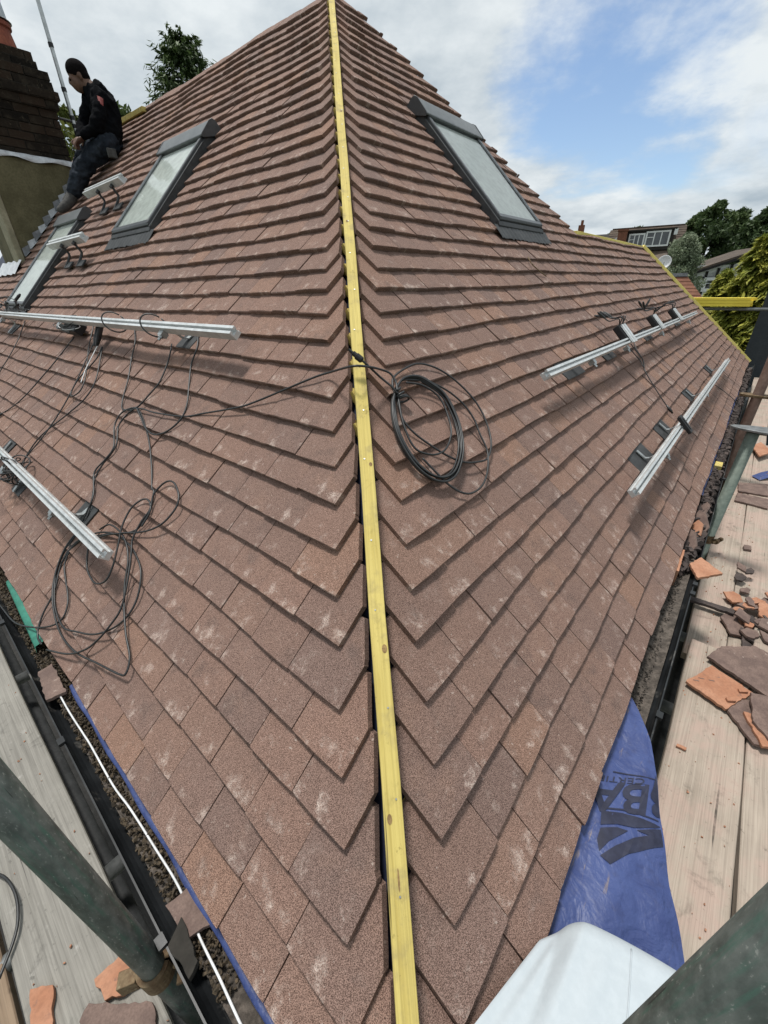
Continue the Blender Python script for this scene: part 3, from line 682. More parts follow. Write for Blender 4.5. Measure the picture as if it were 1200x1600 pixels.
# ------------------------------------------------------------------ cables
def cab(S, pts, r=.0034, name='cable', mat='cable', label=None, group=None, dh=-.012, conn=None, amp=.002):
    P = [S(a, b, h+dh+rng.uniform(0, amp)) for a, b, h in pts]
    q = spline(P, 7); mb = MB(); mb.tube(q, r, 7)
    for e in (conn or ()):
        p, d = (q[0], (q[0]-q[1]).normalized()) if e == 0 else (q[-1], (q[-1]-q[-2]).normalized())
        mb.tube([p-d*.01, p+d*.012, p+d*.014, p+d*.045, p+d*.047, p+d*.06], [.005, .008, .0095, .0095, .006, .005], 8)
    o = mb.build(name, M[mat], None, smooth=True)
    return tag(o, label, 'cable', group)
G1 = 'loose black cables on the left slope'
cab(SL, [(2.652, 1.399, 0.02), (2.528, 1.311, 0.02), (2.443, 1.201, 0.02), (2.351, 1.098, 0.02), (2.287, 0.998, 0.02), (2.229, 0.949, 0.02), (2.15, 0.96, 0.02), (2.099, 0.981, 0.02)], label='thin black cable hanging from the left rail straight down to the knot', group=G1)
cab(SL, [(2.122, 1.319, 0.022), (2.064, 1.237, 0.022), (2.028, 1.127, 0.022), (2.054, 1.056, 0.022), (2.087, 0.989, 0.022), (2.143, 0.94, 0.022), (2.161, 0.869, 0.022), (2.088, 0.795, 0.022), (2.079, 0.743, 0.022), (2.098, 0.684, 0.022), (2.097, 0.62, 0.022), (2.065, 0.587, 0.022), (2.004, 0.523, 0.022), (1.963, 0.445, 0.022), (1.976, 0.361, 0.022), (1.981, 0.281, 0.022), (1.942, 0.209, 0.022), (1.864, 0.15, 0.022), (1.778, 0.118, 0.022), (1.671, 0.109, 0.022), (1.584, 0.137, 0.022), (1.477, 0.181, 0.022), (1.4, 0.237, 0.022), (1.354, 0.298, 0.022), (1.348, 0.362, 0.022), (1.383, 0.424, 0.022), (1.44, 0.463, 0.022), (1.544, 0.488, 0.022), (1.664, 0.489, 0.022), (1.78, 0.462, 0.022), (1.873, 0.411, 0.022), (1.946, 0.343, 0.022), (1.958, 0.251, 0.022)], label='black cable from the rail clamp through the knot into the round eave loop', group=G1)
cab(SL, [(2.045, 1.42, 0.026), (1.937, 1.38, 0.026), (1.875, 1.317, 0.026), (1.846, 1.234, 0.026), (1.768, 1.139, 0.026), (1.703, 1.058, 0.026), (1.687, 0.992, 0.026), (1.737, 0.928, 0.026), (1.816, 0.896, 0.026), (1.911, 0.907, 0.026), (2.018, 0.95, 0.026), (2.104, 0.973, 0.026), (2.193, 0.928, 0.026), (2.19, 0.86, 0.026), (2.084, 0.773, 0.026), (2.091, 0.706, 0.026), (2.118, 0.634, 0.026), (2.018, 0.558, 0.026), (1.99, 0.505, 0.026), (1.973, 0.401, 0.026), (1.984, 0.307, 0.026), (1.941, 0.209, 0.026), (1.849, 0.138, 0.026), (1.689, 0.092, 0.026), (1.525, 0.095, 0.026), (1.361, 0.138, 0.026), (1.231, 0.174, 0.026), (1.2, 0.194, 0.026), (1.225, 0.233, 0.026), (1.301, 0.272, 0.026), (1.383, 0.322, 0.026), (1.455, 0.383, 0.026), (1.506, 0.444, 0.026), (1.57, 0.486, 0.026), (1.656, 0.506, 0.026), (1.757, 0.502, 0.026), (1.805, 0.463, 0.026)], label='black cable bowing right of the knot and ending in the longest eave loop', group=G1)
cab(SL, [(2.153, 0.962, 0.02), (2.07, 0.971, 0.02), (1.935, 0.916, 0.02), (1.815, 0.85, 0.02), (1.694, 0.763, 0.02), (1.629, 0.708, 0.02), (1.602, 0.697, 0.02), (1.565, 0.638, 0.02), (1.567, 0.563, 0.02), (1.6, 0.529, 0.02), (1.676, 0.494, 0.02), (1.787, 0.447, 0.02), (1.898, 0.391, 0.02), (1.948, 0.323, 0.02), (1.929, 0.263, 0.02), (1.87, 0.231, 0.02), (1.783, 0.196, 0.02), (1.735, 0.165, 0.02), (1.718, 0.125, 0.02), (1.76, 0.074, 0.02), (1.871, 0.01, 0.02), (2.037, -0.054, 0.02), (2.202, -0.075, 0.02), (2.446, -0.093, 0.02)], label='black cable running from the knot down past the rail end and into the left gutter', group=G1)
cab(SL, [(1.688, 0.012, 0.03), (1.543, 0.073, 0.03), (1.461, 0.132, 0.03), (1.422, 0.187, 0.03), (1.399, 0.252, 0.03), (1.393, 0.316, 0.03), (1.436, 0.391, 0.03), (1.508, 0.475, 0.03), (1.546, 0.519, 0.03), (1.553, 0.586, 0.03), (1.546, 0.64, 0.03), (1.572, 0.693, 0.03), (1.548, 0.749, 0.03), (1.496, 0.764, 0.03), (1.428, 0.738, 0.03), (1.4, 0.697, 0.03), (1.418, 0.633, 0.03), (1.465, 0.587, 0.03), (1.529, 0.551, 0.03), (1.63, 0.51, 0.03), (1.747, 0.455, 0.03), (1.809, 0.402, 0.03), (1.779, 0.359, 0.03), (1.719, 0.32, 0.03), (1.623, 0.309, 0.03), (1.565, 0.343, 0.03), (1.572, 0.399, 0.03), (1.615, 0.467, 0.03), (1.658, 0.531, 0.03), (1.667, 0.6, 0.03), (1.631, 0.65, 0.03), (1.581, 0.662, 0.03), (1.538, 0.634, 0.03), (1.535, 0.571, 0.03)], label='black cable coiled round the end of the lower left rail with a figure-eight loop', group=G1)
cab(SL, [(1.968, 0.335, 0.02), (1.953, 0.244, 0.02), (1.887, 0.158, 0.02), (1.873, 0.073, 0.02), (1.848, 0.021, 0.02), (1.809, -0.003, 0.02), (1.757, -0.002, 0.02)], label='short black cable tail ending at the green strip on the left eave', group=G1)
cab(SL, [(3.443, 1.274, 0.02), (3.509, 1.079, 0.02), (3.571, 0.956, 0.02), (3.649, 0.812, 0.02), (3.753, 0.703, 0.02), (3.905, 0.608, 0.02)], label='black cable with a plug at its end running down the far left tiles', group=G1, conn=(1,))
cab(SL, [(2.902, 1.242, 0.02), (2.722, 1.05, 0.02), (2.707, 0.93, 0.02), (2.819, 0.803, 0.02), (2.989, 0.631, 0.02), (3.012, 0.486, 0.02), (2.947, 0.408, 0.02)], label='black cable from the taped plugs down to the tangle on the lower left rail', group=G1)
cab(SL, [(3.238, 1.375, 0.02), (3.087, 1.213, 0.02), (2.904, 1.069, 0.02), (2.831, 0.966, 0.02), (2.89, 0.912, 0.02), (2.946, 0.935, 0.02), (2.953, 1.02, 0.02), (2.881, 1.157, 0.02), (2.908, 1.242, 0.02)], label='small black cable loop under the taped plugs on the left rail', group=G1)
cab(SL, [(3.075, 1.29, 0.02), (2.965, 1.004, 0.02), (2.931, 0.824, 0.02), (2.947, 0.654, 0.02), (3.0, 0.503, 0.02), (3.012, 0.431, 0.02)], label='thin straight black cable between the left rail and the lower left tangle', group=G1)
cab(SL, [(4.844, 1.35, 0.02), (4.701, 1.186, 0.02), (4.627, 1.026, 0.02), (4.612, 0.895, 0.02), (4.56, 0.751, 0.02)], label='black cable at the far left edge running down from the rail end', group=G1)
cab(SL, [(2.98, 1.264, 0.022), (2.956, 1.178, 0.022), (2.934, 1.093, 0.022), (2.882, 1.002, 0.022)], mat='white', r=.0028, label='short bare white wire hanging below the taped plugs')
LEAD = [SL(a, b, h-.008) for a, b, h in [(2.161, 0.949, 0.02), (2.056, 0.979, 0.02), (1.91, 0.984, 0.02), (1.689, 1.008, 0.02), (1.56, 1.047, 0.02), (1.389, 1.102, 0.02), (1.299, 1.144, 0.02), (1.091, 1.26, 0.025), (1.023, 1.292, 0.025)]] + [SR(a, b, h) for a, b, h in [(0.849, 1.303, 0.06), (0.909, 1.29, 0.06), (0.983, 1.286, 0.035), (1.007, 1.267, 0.035), (1.006, 1.236, 0.035), (0.988, 1.208, 0.035)]]
P_conn = [(0.885, 1.343, 0.06), (0.907, 1.298, 0.06), (0.962, 1.269, 0.03), (0.982, 1.228, 0.03), (0.988, 1.2, 0.03)]
P_loop1 = [(0.999, 1.215, 0.022), (1.034, 1.261, 0.022), (1.124, 1.286, 0.022), (1.2, 1.29, 0.022), (1.273, 1.259, 0.022), (1.326, 1.202, 0.022), (1.359, 1.123, 0.022), (1.361, 1.055, 0.022), (1.336, 0.987, 0.022), (1.29, 0.927, 0.022), (1.218, 0.889, 0.022), (1.147, 0.898, 0.022), (1.09, 0.92, 0.022), (1.043, 0.96, 0.022), (1.002, 1.014, 0.022), (0.969, 1.072, 0.022), (0.961, 1.122, 0.022), (0.981, 1.172, 0.022), (1.008, 1.213, 0.022)]
P_loop2 = [(1.011, 1.219, 0.024), (1.062, 1.245, 0.024), (1.121, 1.236, 0.024), (1.194, 1.209, 0.024), (1.251, 1.16, 0.024), (1.283, 1.098, 0.024), (1.285, 1.033, 0.024), (1.26, 0.972, 0.024), (1.237, 0.908, 0.024), (1.171, 0.853, 0.024), (1.099, 0.823, 0.024), (1.031, 0.823, 0.024), (0.991, 0.844, 0.024), (0.966, 0.878, 0.024), (0.955, 0.907, 0.024), (0.932, 0.99, 0.024)]
P_ring = [(1.001, 1.217, 0.025), (0.941, 1.156, 0.025), (0.898, 1.077, 0.025), (0.889, 0.99, 0.025), (0.914, 0.929, 0.025), (0.963, 0.899, 0.025), (1.031, 0.906, 0.025), (1.117, 0.957, 0.025), (1.173, 1.024, 0.025), (1.2, 1.087, 0.025), (1.209, 1.147, 0.025), (1.182, 1.198, 0.025), (1.137, 1.24, 0.025), (1.068, 1.247, 0.025)]
P_inner = [(1.004, 1.21, 0.028), (0.944, 1.114, 0.028), (0.922, 1.029, 0.028), (0.968, 0.987, 0.028), (1.032, 0.98, 0.028), (1.101, 1.01, 0.028), (1.144, 1.057, 0.028), (1.175, 1.144, 0.028), (1.136, 1.205, 0.028), (1.069, 1.232, 0.028)]
P_rightcable = [(3.702, 1.046, 0.025), (3.635, 0.981, 0.025), (3.604, 0.894, 0.025), (3.485, 0.826, 0.025), (3.437, 0.713, 0.025), (3.402, 0.582, 0.025), (3.402, 0.531, 0.025)]
P_rightcable2 = [(3.484, 1.053, 0.03), (3.487, 0.981, 0.03), (3.513, 0.905, 0.03), (3.488, 0.848, 0.03), (3.58, 0.894, 0.03), (3.577, 0.967, 0.03), (3.574, 1.04, 0.03)]
mb = MB(); mb.tube(spline(LEAD, 7), .0034, 7)
tag(mb.build('cable', M['cable'], None, smooth=True), 'single black cable crossing the left tiles and the yellow hip timber to the coil', 'cable')
coil = thing('cable_coil', SR(1.05, 1.05, 0), 'tied coil of black cable lying on the right slope beside the yellow timber', 'cable coil')
mb = MB(); mb.tube(spline([SR(a, b, h-.010) for a, b, h in P_loop1], 7), .0034, 7); mb.build('loose_loop', M['cable'], coil, smooth=True)
mb = MB(); mb.tube(spline([SR(a, b, h-.010) for a, b, h in P_loop2], 7), .0034, 7); mb.build('loose_loop', M['cable'], coil, smooth=True)
mb = MB(); mb.tube(spline([SR(a, b, h-.008) for a, b, h in P_inner], 7), .0034, 7); mb.build('inner_loop', M['cable'], coil, smooth=True)
for i in range(6):
    s = 1+.035*(i-2.5)/2.5; o1, o2 = rng.uniform(-.008, .008), rng.uniform(-.006, .006)
    cu, cv = 1.0, 1.215
    q = [SR(cu+(a-cu)*s+o1*(abs(b-cv) > .05), cv+(b-cv)*s+o2*(abs(b-cv) > .05), h-.012+.005*(i % 3)) for a, b, h in P_ring]
    mb = MB(); mb.tube(spline(q, 7, True), .0034, 7); mb.build('ring', M['cable'], coil, smooth=True)
for i in range(4):
    c = SR(1.004+.003*i, 1.213-.010*i, .016); q = [c+ER*.020*math.cos(a)+VR*(.006*math.cos(a+i))+NR*(.016*math.sin(a)) for a in [2*math.pi*k/10 for k in range(10)]]
    mb = MB(); mb.tube(spline(q, 3, True), .0036, 7); mb.build('binding_wrap', M['cable'], coil, smooth=True)
q = spline([SR(a, b, h) for a, b, h in P_conn], 6); mb = MB(); mb.tube(q, .0034, 7); mb.build('plug_lead', M['cable'], coil, smooth=True)
d = (q[0]-q[2]).normalized(); p = q[0]+d*.0; mb = MB()
mb.tube([p-d*.034, p-d*.030, p-d*.012, p-d*.010, p+d*.0, p+d*.002, p+d*.016], [.006, .0095, .0095, .007, .007, .004, .004], 10); mb.build('plug', M['black'], coil, smooth=False)
cab(SR, P_rightcable, label='black cable with a plug hanging down the tiles below the upper right rail', conn=(1,))
cab(SR, P_rightcable2, label='short black cable loop tucked under the upper right rail', dh=-.012)
cab(SR, [(5.3, .30, .02), (5.5, .16, .02), (5.65, .02, .02), (5.7, -.06, .0)], label='thin black cable end dropping into the far right gutter')
# taped plugs and tangles on the left rails
t = thing('plug_bundle', SL(2.93, 1.30, .03), 'bundle of black plugs taped together under the left rail', 'plugs')
for i in range(4):
    a = SL(2.98-.016*i, 1.36+.004*i, .055+.012*(i % 2)); b = SL(2.93-.014*i, 1.25-.01*(i % 2), .035+.01*(i % 2)); d = (b-a).normalized()
    mb = MB(); mb.tube([a-d*.02, a, a+d*.01, b-d*.02, b, b+d*.02], [.004, .006, .0105, .0105, .007, .004], 9); mb.build('plug', M['black'], t)
t = thing('cable_tangle', SL(2.88, .38, .02), 'dense tangle of black cable over the lower left rail at the picture edge', 'cable tangle')
for i in range(9):
    cu, cv = 2.86+rng.uniform(-.07, .09), .40+rng.uniform(-.03, .05); r1, r2 = rng.uniform(.05, .14), rng.uniform(.03, .08); ph = rng.uniform(0, 6)
    q = [SL(cu+r1*math.cos(a), cv+r2*math.sin(a+.5*math.sin(ph)), .04+.025*math.sin(2*a+ph)+.008*i) for a in [2*math.pi*k/10 for k in range(10)]]
    mb = MB(); mb.tube(spline(q, 5, True), .0034, 6); mb.build('loop', M['cable'], t, smooth=True)
t = thing('cable_tangle', SL(4.9, 1.38, .05), 'knot of black plugs and cable round the left rail below the chimney window', 'cable tangle')
for i in range(7):
    cu, cv = 5.0+rng.uniform(-.35, .35), 1.39+rng.uniform(-.05, .05); r1, r2 = rng.uniform(.08, .2), rng.uniform(.03, .06); ph = rng.uniform(0, 6)
    q = [SL(cu+r1*math.cos(a), cv+r2*math.sin(a), .10+.05*math.sin(a+ph)) for a in [2*math.pi*k/10 for k in range(10)]]
    mb = MB(); mb.tube(spline(q, 5, True), .0036, 6); mb.build('loop', M['cable'], t, smooth=True)
for i in range(4):
    a = SL(4.75+.2*i, 1.43+rng.uniform(-.03, .03), .11); d = (EL*rng.uniform(-1, 1)+VL*rng.uniform(-.4, .6)).normalized()
    mb = MB(); mb.tube([a, a+d*.02, a+d*.07, a+d*.09], [.005, .011, .011, .005], 8); mb.build('plug', M['black'], t)
for i, (u, l) in enumerate(((2.62, 'thin cable tie loop round the middle of the left rail'), (2.13, 'black cable loop wound round the left rail near its hook'))):
    q = [SL(u+.03*math.sin(a)+.02*i, 1.345+.045*math.cos(a), .10+.05*math.sin(a)) for a in [2*math.pi*k/10 for k in range(10)]]
    mb = MB(); mb.tube(spline(q, 4, True), .0034, 6); tag(mb.build('cable_loop', M['cable'], None, smooth=True), l, 'cable')
t = thing('junction_box', SL(3.42, 1.34, .03), 'small black junction box with a wire tangle under the left rail', 'junction box')
mb = MB(); mb.box(SL(3.40, 1.315, .045), EL*.13, VL*.035, NL*.025); mb.build('case', M['black'], t, bevel=.006)
for i in range(5):
    q = [SL(3.4+rng.uniform(-.15, .15)+.08*math.cos(a), 1.32+.05*math.sin(a), .08+.02*math.sin(a+i)) for a in [2*math.pi*k/8 for k in range(8)]]
    mb = MB(); mb.tube(spline(q, 4, True), .0022, 5); mb.build('wire', M['white' if i == 2 else 'cable'], t, smooth=True)
mb = MB(); mb.tube(spline([SR(2.853, 1.813, .012), SR(2.81, 1.737, .02), SR(2.921, 1.664, .012)], 5), .0035, 5)
tag(mb.build('twig', M['rust'], None), 'thin dark twig lying on the tiles below the right roof window', 'twig')
# ------------------------------------------------------------------ ground
M['grass_ground'] = mott('rough_lawn', (.035, .055, .018), (.07, .085, .03), .8, .95, bump=.4, bscale=12, spots=((.10, .08, .05), .6, .62))
M['yard'] = mott('tarmac_yard', (.022, .021, .020), (.045, .043, .040), 2, .95, bump=.3, bscale=40)
mb = MB(); mb.add([(-900, -900, -3.05), (900, -900, -3.05), (900, 900, -3.05), (-900, 900, -3.05)], [(0, 1, 2, 3)]); tag(mb.build('ground', M['grass_ground']), kind='structure')
mb = MB(); mb.add([W(-4, -4, -3.02), W(12, -4, -3.02), W(12, 12, -3.02), W(-4, 12, -3.02)], [(0, 1, 2, 3)]); tag(mb.build('yard', M['yard']), kind='structure')

# ------------------------------------------------------------------ scaffold
def board(T, l0, l1, o0, o1, z, mat, label, tilt=0., th=.038):
    mb = MB(); n = 18; rows = []
    ph = rng.uniform(0, 6)
    prof_ = [(o0, -th), (o0, -.003), (o0+.003, 0), ((o0+o1)/2, -.0015), (o1-.003, 0), (o1, -.003), (o1, -th)]
    for i in range(n+1):
        l = l0+(l1-l0)*i/n; w = .002*math.sin(i*.9+ph)
        rows.append([T(l+(rng.uniform(-.002, .002) if i in (0, n) else 0), o+w, z+h+tilt*(o-o0)+.002*math.sin(i*.5+ph)) for o, h in prof_])
    k = len(prof_); V = [p for r_ in rows for p in r_]; Fs = []
    for i in range(n):
        for j in range(k): Fs.append((i*k+j, i*k+(j+1) % k, (i+1)*k+(j+1) % k, (i+1)*k+j))
    Fs += [tuple(range(k))[::-1], tuple(range(n*k, n*k+k))]
    mb.add(V, Fs); return tag(mb.build('scaffold_board', mat), label, 'board', 'scaffold boards')
board(TRr, .02, 2.02, -.380, -.157, -.360, M['board_r'], 'nearest scaffold board on the right, beside the blue sheet')
board(TRr, -.3, 2.30, -.612, -.388, -.362, M['board_r'], 'scaffold board along the right picture edge, under the red tile pile')
board(TRr, 1.95, 5.6, -.297, -.140, -.399, M['board_r'], 'scaffold board running on behind the near right board, next to the gutter')
board(TRr, 1.95, 5.7, -.522, -.300, -.400, M['board_r'], 'dusty scaffold board under the middle heap of broken tiles')
board(TRr, 5.4, 9.6, -.375, -.150, -.36, M['board_r'], 'far scaffold board at the end of the right eave')
board(TRr, 2.4, 9.6, -.76, -.53, -.41, M['board_r'], 'outermost scaffold board on the right')
board(TLl, -.3, 3.9, -.378, -.150, -.360, M['board_l'], 'weathered grey scaffold board beside the left gutter')
board(TLl, -.3, 3.6, -.620, -.402, -.405, M['board_edge'], 'brown scaffold board at the lower left corner, a little lower than its neighbour')
def tube(name, a, b, mat, label, cat='scaffold tube', r=.0242, group='scaffold tubes'):
    mb = MB(); mb.tube([a, a+(b-a)*.5, b], r, 28, caps=True); o = mb.build(name, mat, smooth=False)
    for p in o.data.polygons: p.use_smooth = len(p.vertices) == 4
    return tag(o, label, cat, group)
azP = lambda az, D, z: Vector((CAM.x+D*math.sin(math.radians(az)), CAM.y+D*math.cos(math.radians(az)), z))
PL = azP(-56.6, .60, 0); PR_ = azP(74.9, .275, 0); PG = azP(47.9, 3.0, 0); PB = azP(47.0, 4.5, 0)
tube('scaffold_pole', PL-ZU*3.05, PL+ZU*1.6, M['pole'], 'dark green scaffold pole with a rusty coupler, crossing the lower left corner')
tube('scaffold_pole', PR_-ZU*3.05, PR_+ZU*1.5, M['pole'], 'scuffed dark scaffold pole filling the lower right corner')
tube('scaffold_pole', PG-ZU*3.05, PG+ZU*.40, M['pole_pale'], 'short pale green scaffold pole standing between the right gutter and the boards', r=.030)
tube('scaffold_pole', PB-ZU*3.05, PB+ZU*1.9, M['brown_tube'], 'brown scaffold pole at the right picture edge, beyond the green one', r=.036)
for l, lab in ((2.10, 'grey transom tube end under the right boards near the clay pile'), (1.60, 'grey transom tube end under the near right board')):
    tube('scaffold_transom', W(l, -.095, -.43), W(l, -1.3, -.43), M['steel'], lab)
for l, lab in ((1.09, 'grey transom tube end poking from under the left board near the pole'), (2.22, 'grey transom tube end under the far part of the left board')):
    tube('scaffold_transom', W(-.095, l, -.43), W(-1.3, l, -.43), M['steel'], lab)
tube('scaffold_ledger', W(-1.2, -.165, -.60), W(10, -.165, -.60), M['flash'], 'dark inner ledger tube seen in the gap beside the right gutter')
tube('scaffold_ledger', W(-.158, -1.2, -.60), W(-.158, 5, -.60), M['flash'], 'dark inner ledger tube seen in the gap beside the left gutter')
tube('scaffold_ledger', W(-1.2, -.70, -.47), W(10, -.70, -.47), M['steel'], 'long ledger tube beneath the right scaffold boards')
tube('scaffold_ledger', W(-.70, -1.2, -.47), W(-.70, 5, -.47), M['steel'], 'long ledger tube beneath the left scaffold boards')
def coupler(c, axis, arm, s, label):
    t = thing('scaffold_coupler', c, label, 'coupler', 'scaffold couplers')
    side = axis.cross(arm).normalized()
    for sgn, nm in ((1, 'fixed_jaw'), (-1, 'hinged_jaw')):
        n = 14; rows = []
        for h in (-.024*s, -.022*s, .022*s, .024*s):
            e = .0005 if abs(h) > .0235*s else .006
            rows.append([c+axis*h+(arm*math.cos(a)+side*sgn*math.sin(a))*(.0250+e*s) for a in [math.pi*(.02+.94*i/n) for i in range(n+1)]])
        inner = [[c+axis*h+(arm*math.cos(a)+side*sgn*math.sin(a))*.0246 for a in [math.pi*(.02+.94*i/n) for i in range(n+1)]] for h in (.024*s, -.024*s)]
        mb = MB(); mb.sheet(rows+inner+[rows[0]]); mb.build(nm, M['rust'], t, smooth=False)
    mb = MB(); mb.box(c-arm*.040*s, arm*.014*s, side*.011*s, axis*.016*s); mb.build('lug', M['rust'], t, bevel=.002)
    b0 = c+arm*.040*s
    mb = MB(); mb.tube([b0-side*.03*s, b0+side*.055*s], .0055*s, 8); mb.build('bolt', M['rust'], t)
    mb = MB(); mb.tube([b0+side*.030*s, b0+side*.045*s], .0115*s, 6); mb.build('nut', M['rust'], t)
    mb = MB(); mb.tube([b0-side*.008*s, b0+side*.008*s], .014*s, 12); mb.build('eye', M['rust'], t, bevel=.002)
    return t
cp = PL+ZU*(-.135); arm = (ER*.8+EL*-.5).normalized()
coupler(cp, ZU, arm, 1.3, 'rusty coupler round the dark green pole at the left gutter')
t = thing('scaffold_coupler', cp+arm*.075+ZU*.01, 'rusty swivel half of a coupler hanging open beside the left pole', 'coupler', 'scaffold couplers')
c2 = cp+arm*.082+ER*.02+ZU*.03; sd = arm.cross(ZU).normalized()
for a0, a1, nm, rr in ((-.35, 1.15, 'open_jaw', .026), (1.35, 2.3, 'flap', .028)):
    n = 12; rows = []
    for h, rad in ((-.02, rr), (-.02, rr+.007), (.02, rr+.007), (.02, rr), (-.02, rr)):
        rows.append([c2+sd*h+(arm*math.cos(a)+ZU*math.sin(a))*rad for a in [math.pi*(a0+(a1-a0)*i/n)*.9 for i in range(n+1)]])
    mb = MB(); mb.sheet(rows); mb.build(nm, M['rust'], t)
mb = MB(); mb.tube([c2-sd*.03+ZU*.028, c2+sd*.035+ZU*.028], .006, 8); mb.tube([c2+sd*.03+ZU*.028, c2+sd*.045+ZU*.028], .012, 6); mb.build('bolt', M['rust'], t)
coupler(PG+ZU*-.30, ZU, (ER*-.4+EL*-.9).normalized(), 1.25, 'grey coupler round the short pale green pole at board level')
cg = PG+ZU*.41
mb = MB(); n = 16; rim = [cg+(ER*math.cos(a)*.06+(-EL)*math.sin(a)*.13-EL*.03)*(1+.12*math.sin(3*a)) for a in [2*math.pi*i/n for i in range(n)]]
mb.prism(rim, ZU*.012); tag(mb.build('pole_cap_plate', M['steel'], bevel=.002), 'flat grey plate lying on top of the short pale green pole', 'plate')
mb = MB(); rim = [PB+ZU*.30+(ER*math.cos(a)*.05+EL*math.sin(a)*.16-EL*.03)*(1+.1*math.sin(3*a)) for a in [2*math.pi*i/12 for i in range(12)]]
mb.prism(rim, ZU*.02); tag(mb.build('scaffold_coupler', M['rust'], bevel=.003), 'rusty coupler wing on the brown pole at the far right gutter', 'coupler', 'scaffold couplers')

# end lift: stack of yellow battens on a tube, dark clad wall beyond
t = thing('batten_stack', W(9.42, 1.2, .74), 'stack of bright yellow timber battens beyond the far roof end', 'timber stack')
for r_ in range(3):
    for k in range(4):
        b = MB(); e = rng.uniform(-.05, .05); b.box(W(9.34+k*.052, 1.45+e, .755+r_*.042), ER*.0235, EL*1.2, ZU*.0195); b.build('batten', M['yellow'], t)
tube('scaffold_ledger', W(9.5, -.6, .69), W(9.5, 3.2, .69), M['steel'], 'grey tube carrying the stack of yellow battens')
cw = thing('clad_wall', W(10.3, -.7, -3.02), 'plain dark grey clad wall at the right picture edge', 'wall')
for i in range(7):
    b = MB(); b.box(W(9.95, .11-.125-.25*i, -.2), ER*.02, EL*.1245, ZU*2.8); b.build('cladding_panel', M['grey_clad'], cw)
b = MB(); b.box(W(10.6, -.76, -.25), ER*.60, EL*.86, ZU*2.75); b.build('wall_core', M['grey_clad'], cw)

# ------------------------------------------------------------------ blue breather membrane at the right eave, folded over at the corner
def m_sheet():
    k = NT('blue_underlay_sheet'); p = k.pos()
    col = k.mix(k.rng(k.noise(p, 12, 5, .6), .3, .7), (.028, .045, .145), (.048, .073, .200))
    col = k.mix(k.rng(k.noise(p, 20, 6, .65), .60, .76, 0, .35), col, (.20, .23, .38))
    col = k.mix(k.rng(k.noise(k.pos((1, 6, 1), ER_ANG), 9, 5, .6), .62, .72, 0, .6), col, (.22, .17, .13))
    col = k.mix(k.rng(k.noise(p, 30, 5, .6), .5, .75, 0, .5), col, (.022, .028, .085))
    k.bump(k.math('ADD', k.noise(p, 16, 3, .5, 1.2), k.math('MULTIPLY', k.noise(p, 90, 4), .2)), .45, .02)
    return k.fin(col, .5, 0, .45)
M['sheet_blue'] = m_sheet()
k = NT('white_fleece'); P_ = k.pos()
colw = k.mix(k.rng(k.noise(P_, 60, 4, .6), .35, .7), (.42, .465, .495), (.445, .49, .52)); k.bump(k.noise(P_, 70, 4), .3, .002); M['fleece'] = k.fin(colw, .9)
mem = thing('roof_membrane', W(.8, -.08, -.08), 'blue printed roofing membrane hanging out from under the right eave', 'membrane')
OUT = [(1.16, .0), (1.133, -.024), (1.037, -.080), (.942, -.112), (.839, -.142), (.711, -.185), (.631, -.221), (.56, -.25), (.30, -.34)]
def outer(e):
    for (a, b), (c, d) in zip(OUT, OUT[1:]):
        if c <= e <= a: return b+(d-b)*(a-e)/(a-c)
    return OUT[-1][1]
def zsheet(e, l): 
    w = .004*math.sin(e*38+l*22)+.003*math.sin(e*17-l*55)
    if l > -.01: return -.026+.25*(l+.01)+w*.3
    if l > -.092: return -.026-.05*(-l-.01)+w*.5
    return -.030-.30*(-l-.092)+w*min(1, (-l-.08)*20)
rows = []
for i in range(61):
    e = .30+(1.158-.30)*i/60; o = outer(e)
    rows.append([W(e, .05+(o-.05)*j/24, zsheet(e, .05+(o-.05)*j/24)) for j in range(25)])
mb = MB(); mb.sheet(rows); mb.build('blue_sheet', M['sheet_blue'], mem, smooth=True)
FC = [Vector(p) for p in spline([(.408, .012, 0), (.440, -.008, 0), (.470, -.026, 0), (.489, -.050, 0), (.502, -.085, 0), (.513, -.122, 0), (.524, -.166, 0), (.533, -.21, 0), (.546, -.28, 0), (.556, -.34, 0)], 6)]
rows = []
for i, p in enumerate(FC):
    s = i/(len(FC)-1); d2 = (Vector((-.97, .24, 0))*(1-s)+Vector((-.94, -.35, 0))*s).normalized(); row = []
    Rs = .012+.034*min(1, s*3.2)
    for j in range(34):
        if j < 16: a = -math.pi/2+math.pi*j/15; x = Rs-Rs*math.cos(a); zz = Rs+Rs*math.sin(a)
        else: d = (j-15)/18*.42; x = Rs+d; zz = 2*Rs+.030*math.sin(math.pi*min(d, .36)/.36)*min(1, s*3)+.0025*math.sin(16*d+4*s)+.002*math.sin(46*s+9*d)
        q = p+d2*x; row.append(W(q.x, q.y, -.036+zz+max(0., q.y+.012)*1.05+.02*(1-s)))
    rows.append(row)
seam = [r_ for r_ in rows][int(len(rows)*.56)][12:33]
mb = MB(); mb.tube([p+ZU*.0006 for p in seam], .0013, 6); mb.build('seam', M['fleece'], mem, smooth=True)
mb = MB(); mb.sheet(rows); o = mb.build('white_underside', M['fleece'], mem, smooth=True); o['label'] = 'white fleece underside folded over at the corner'
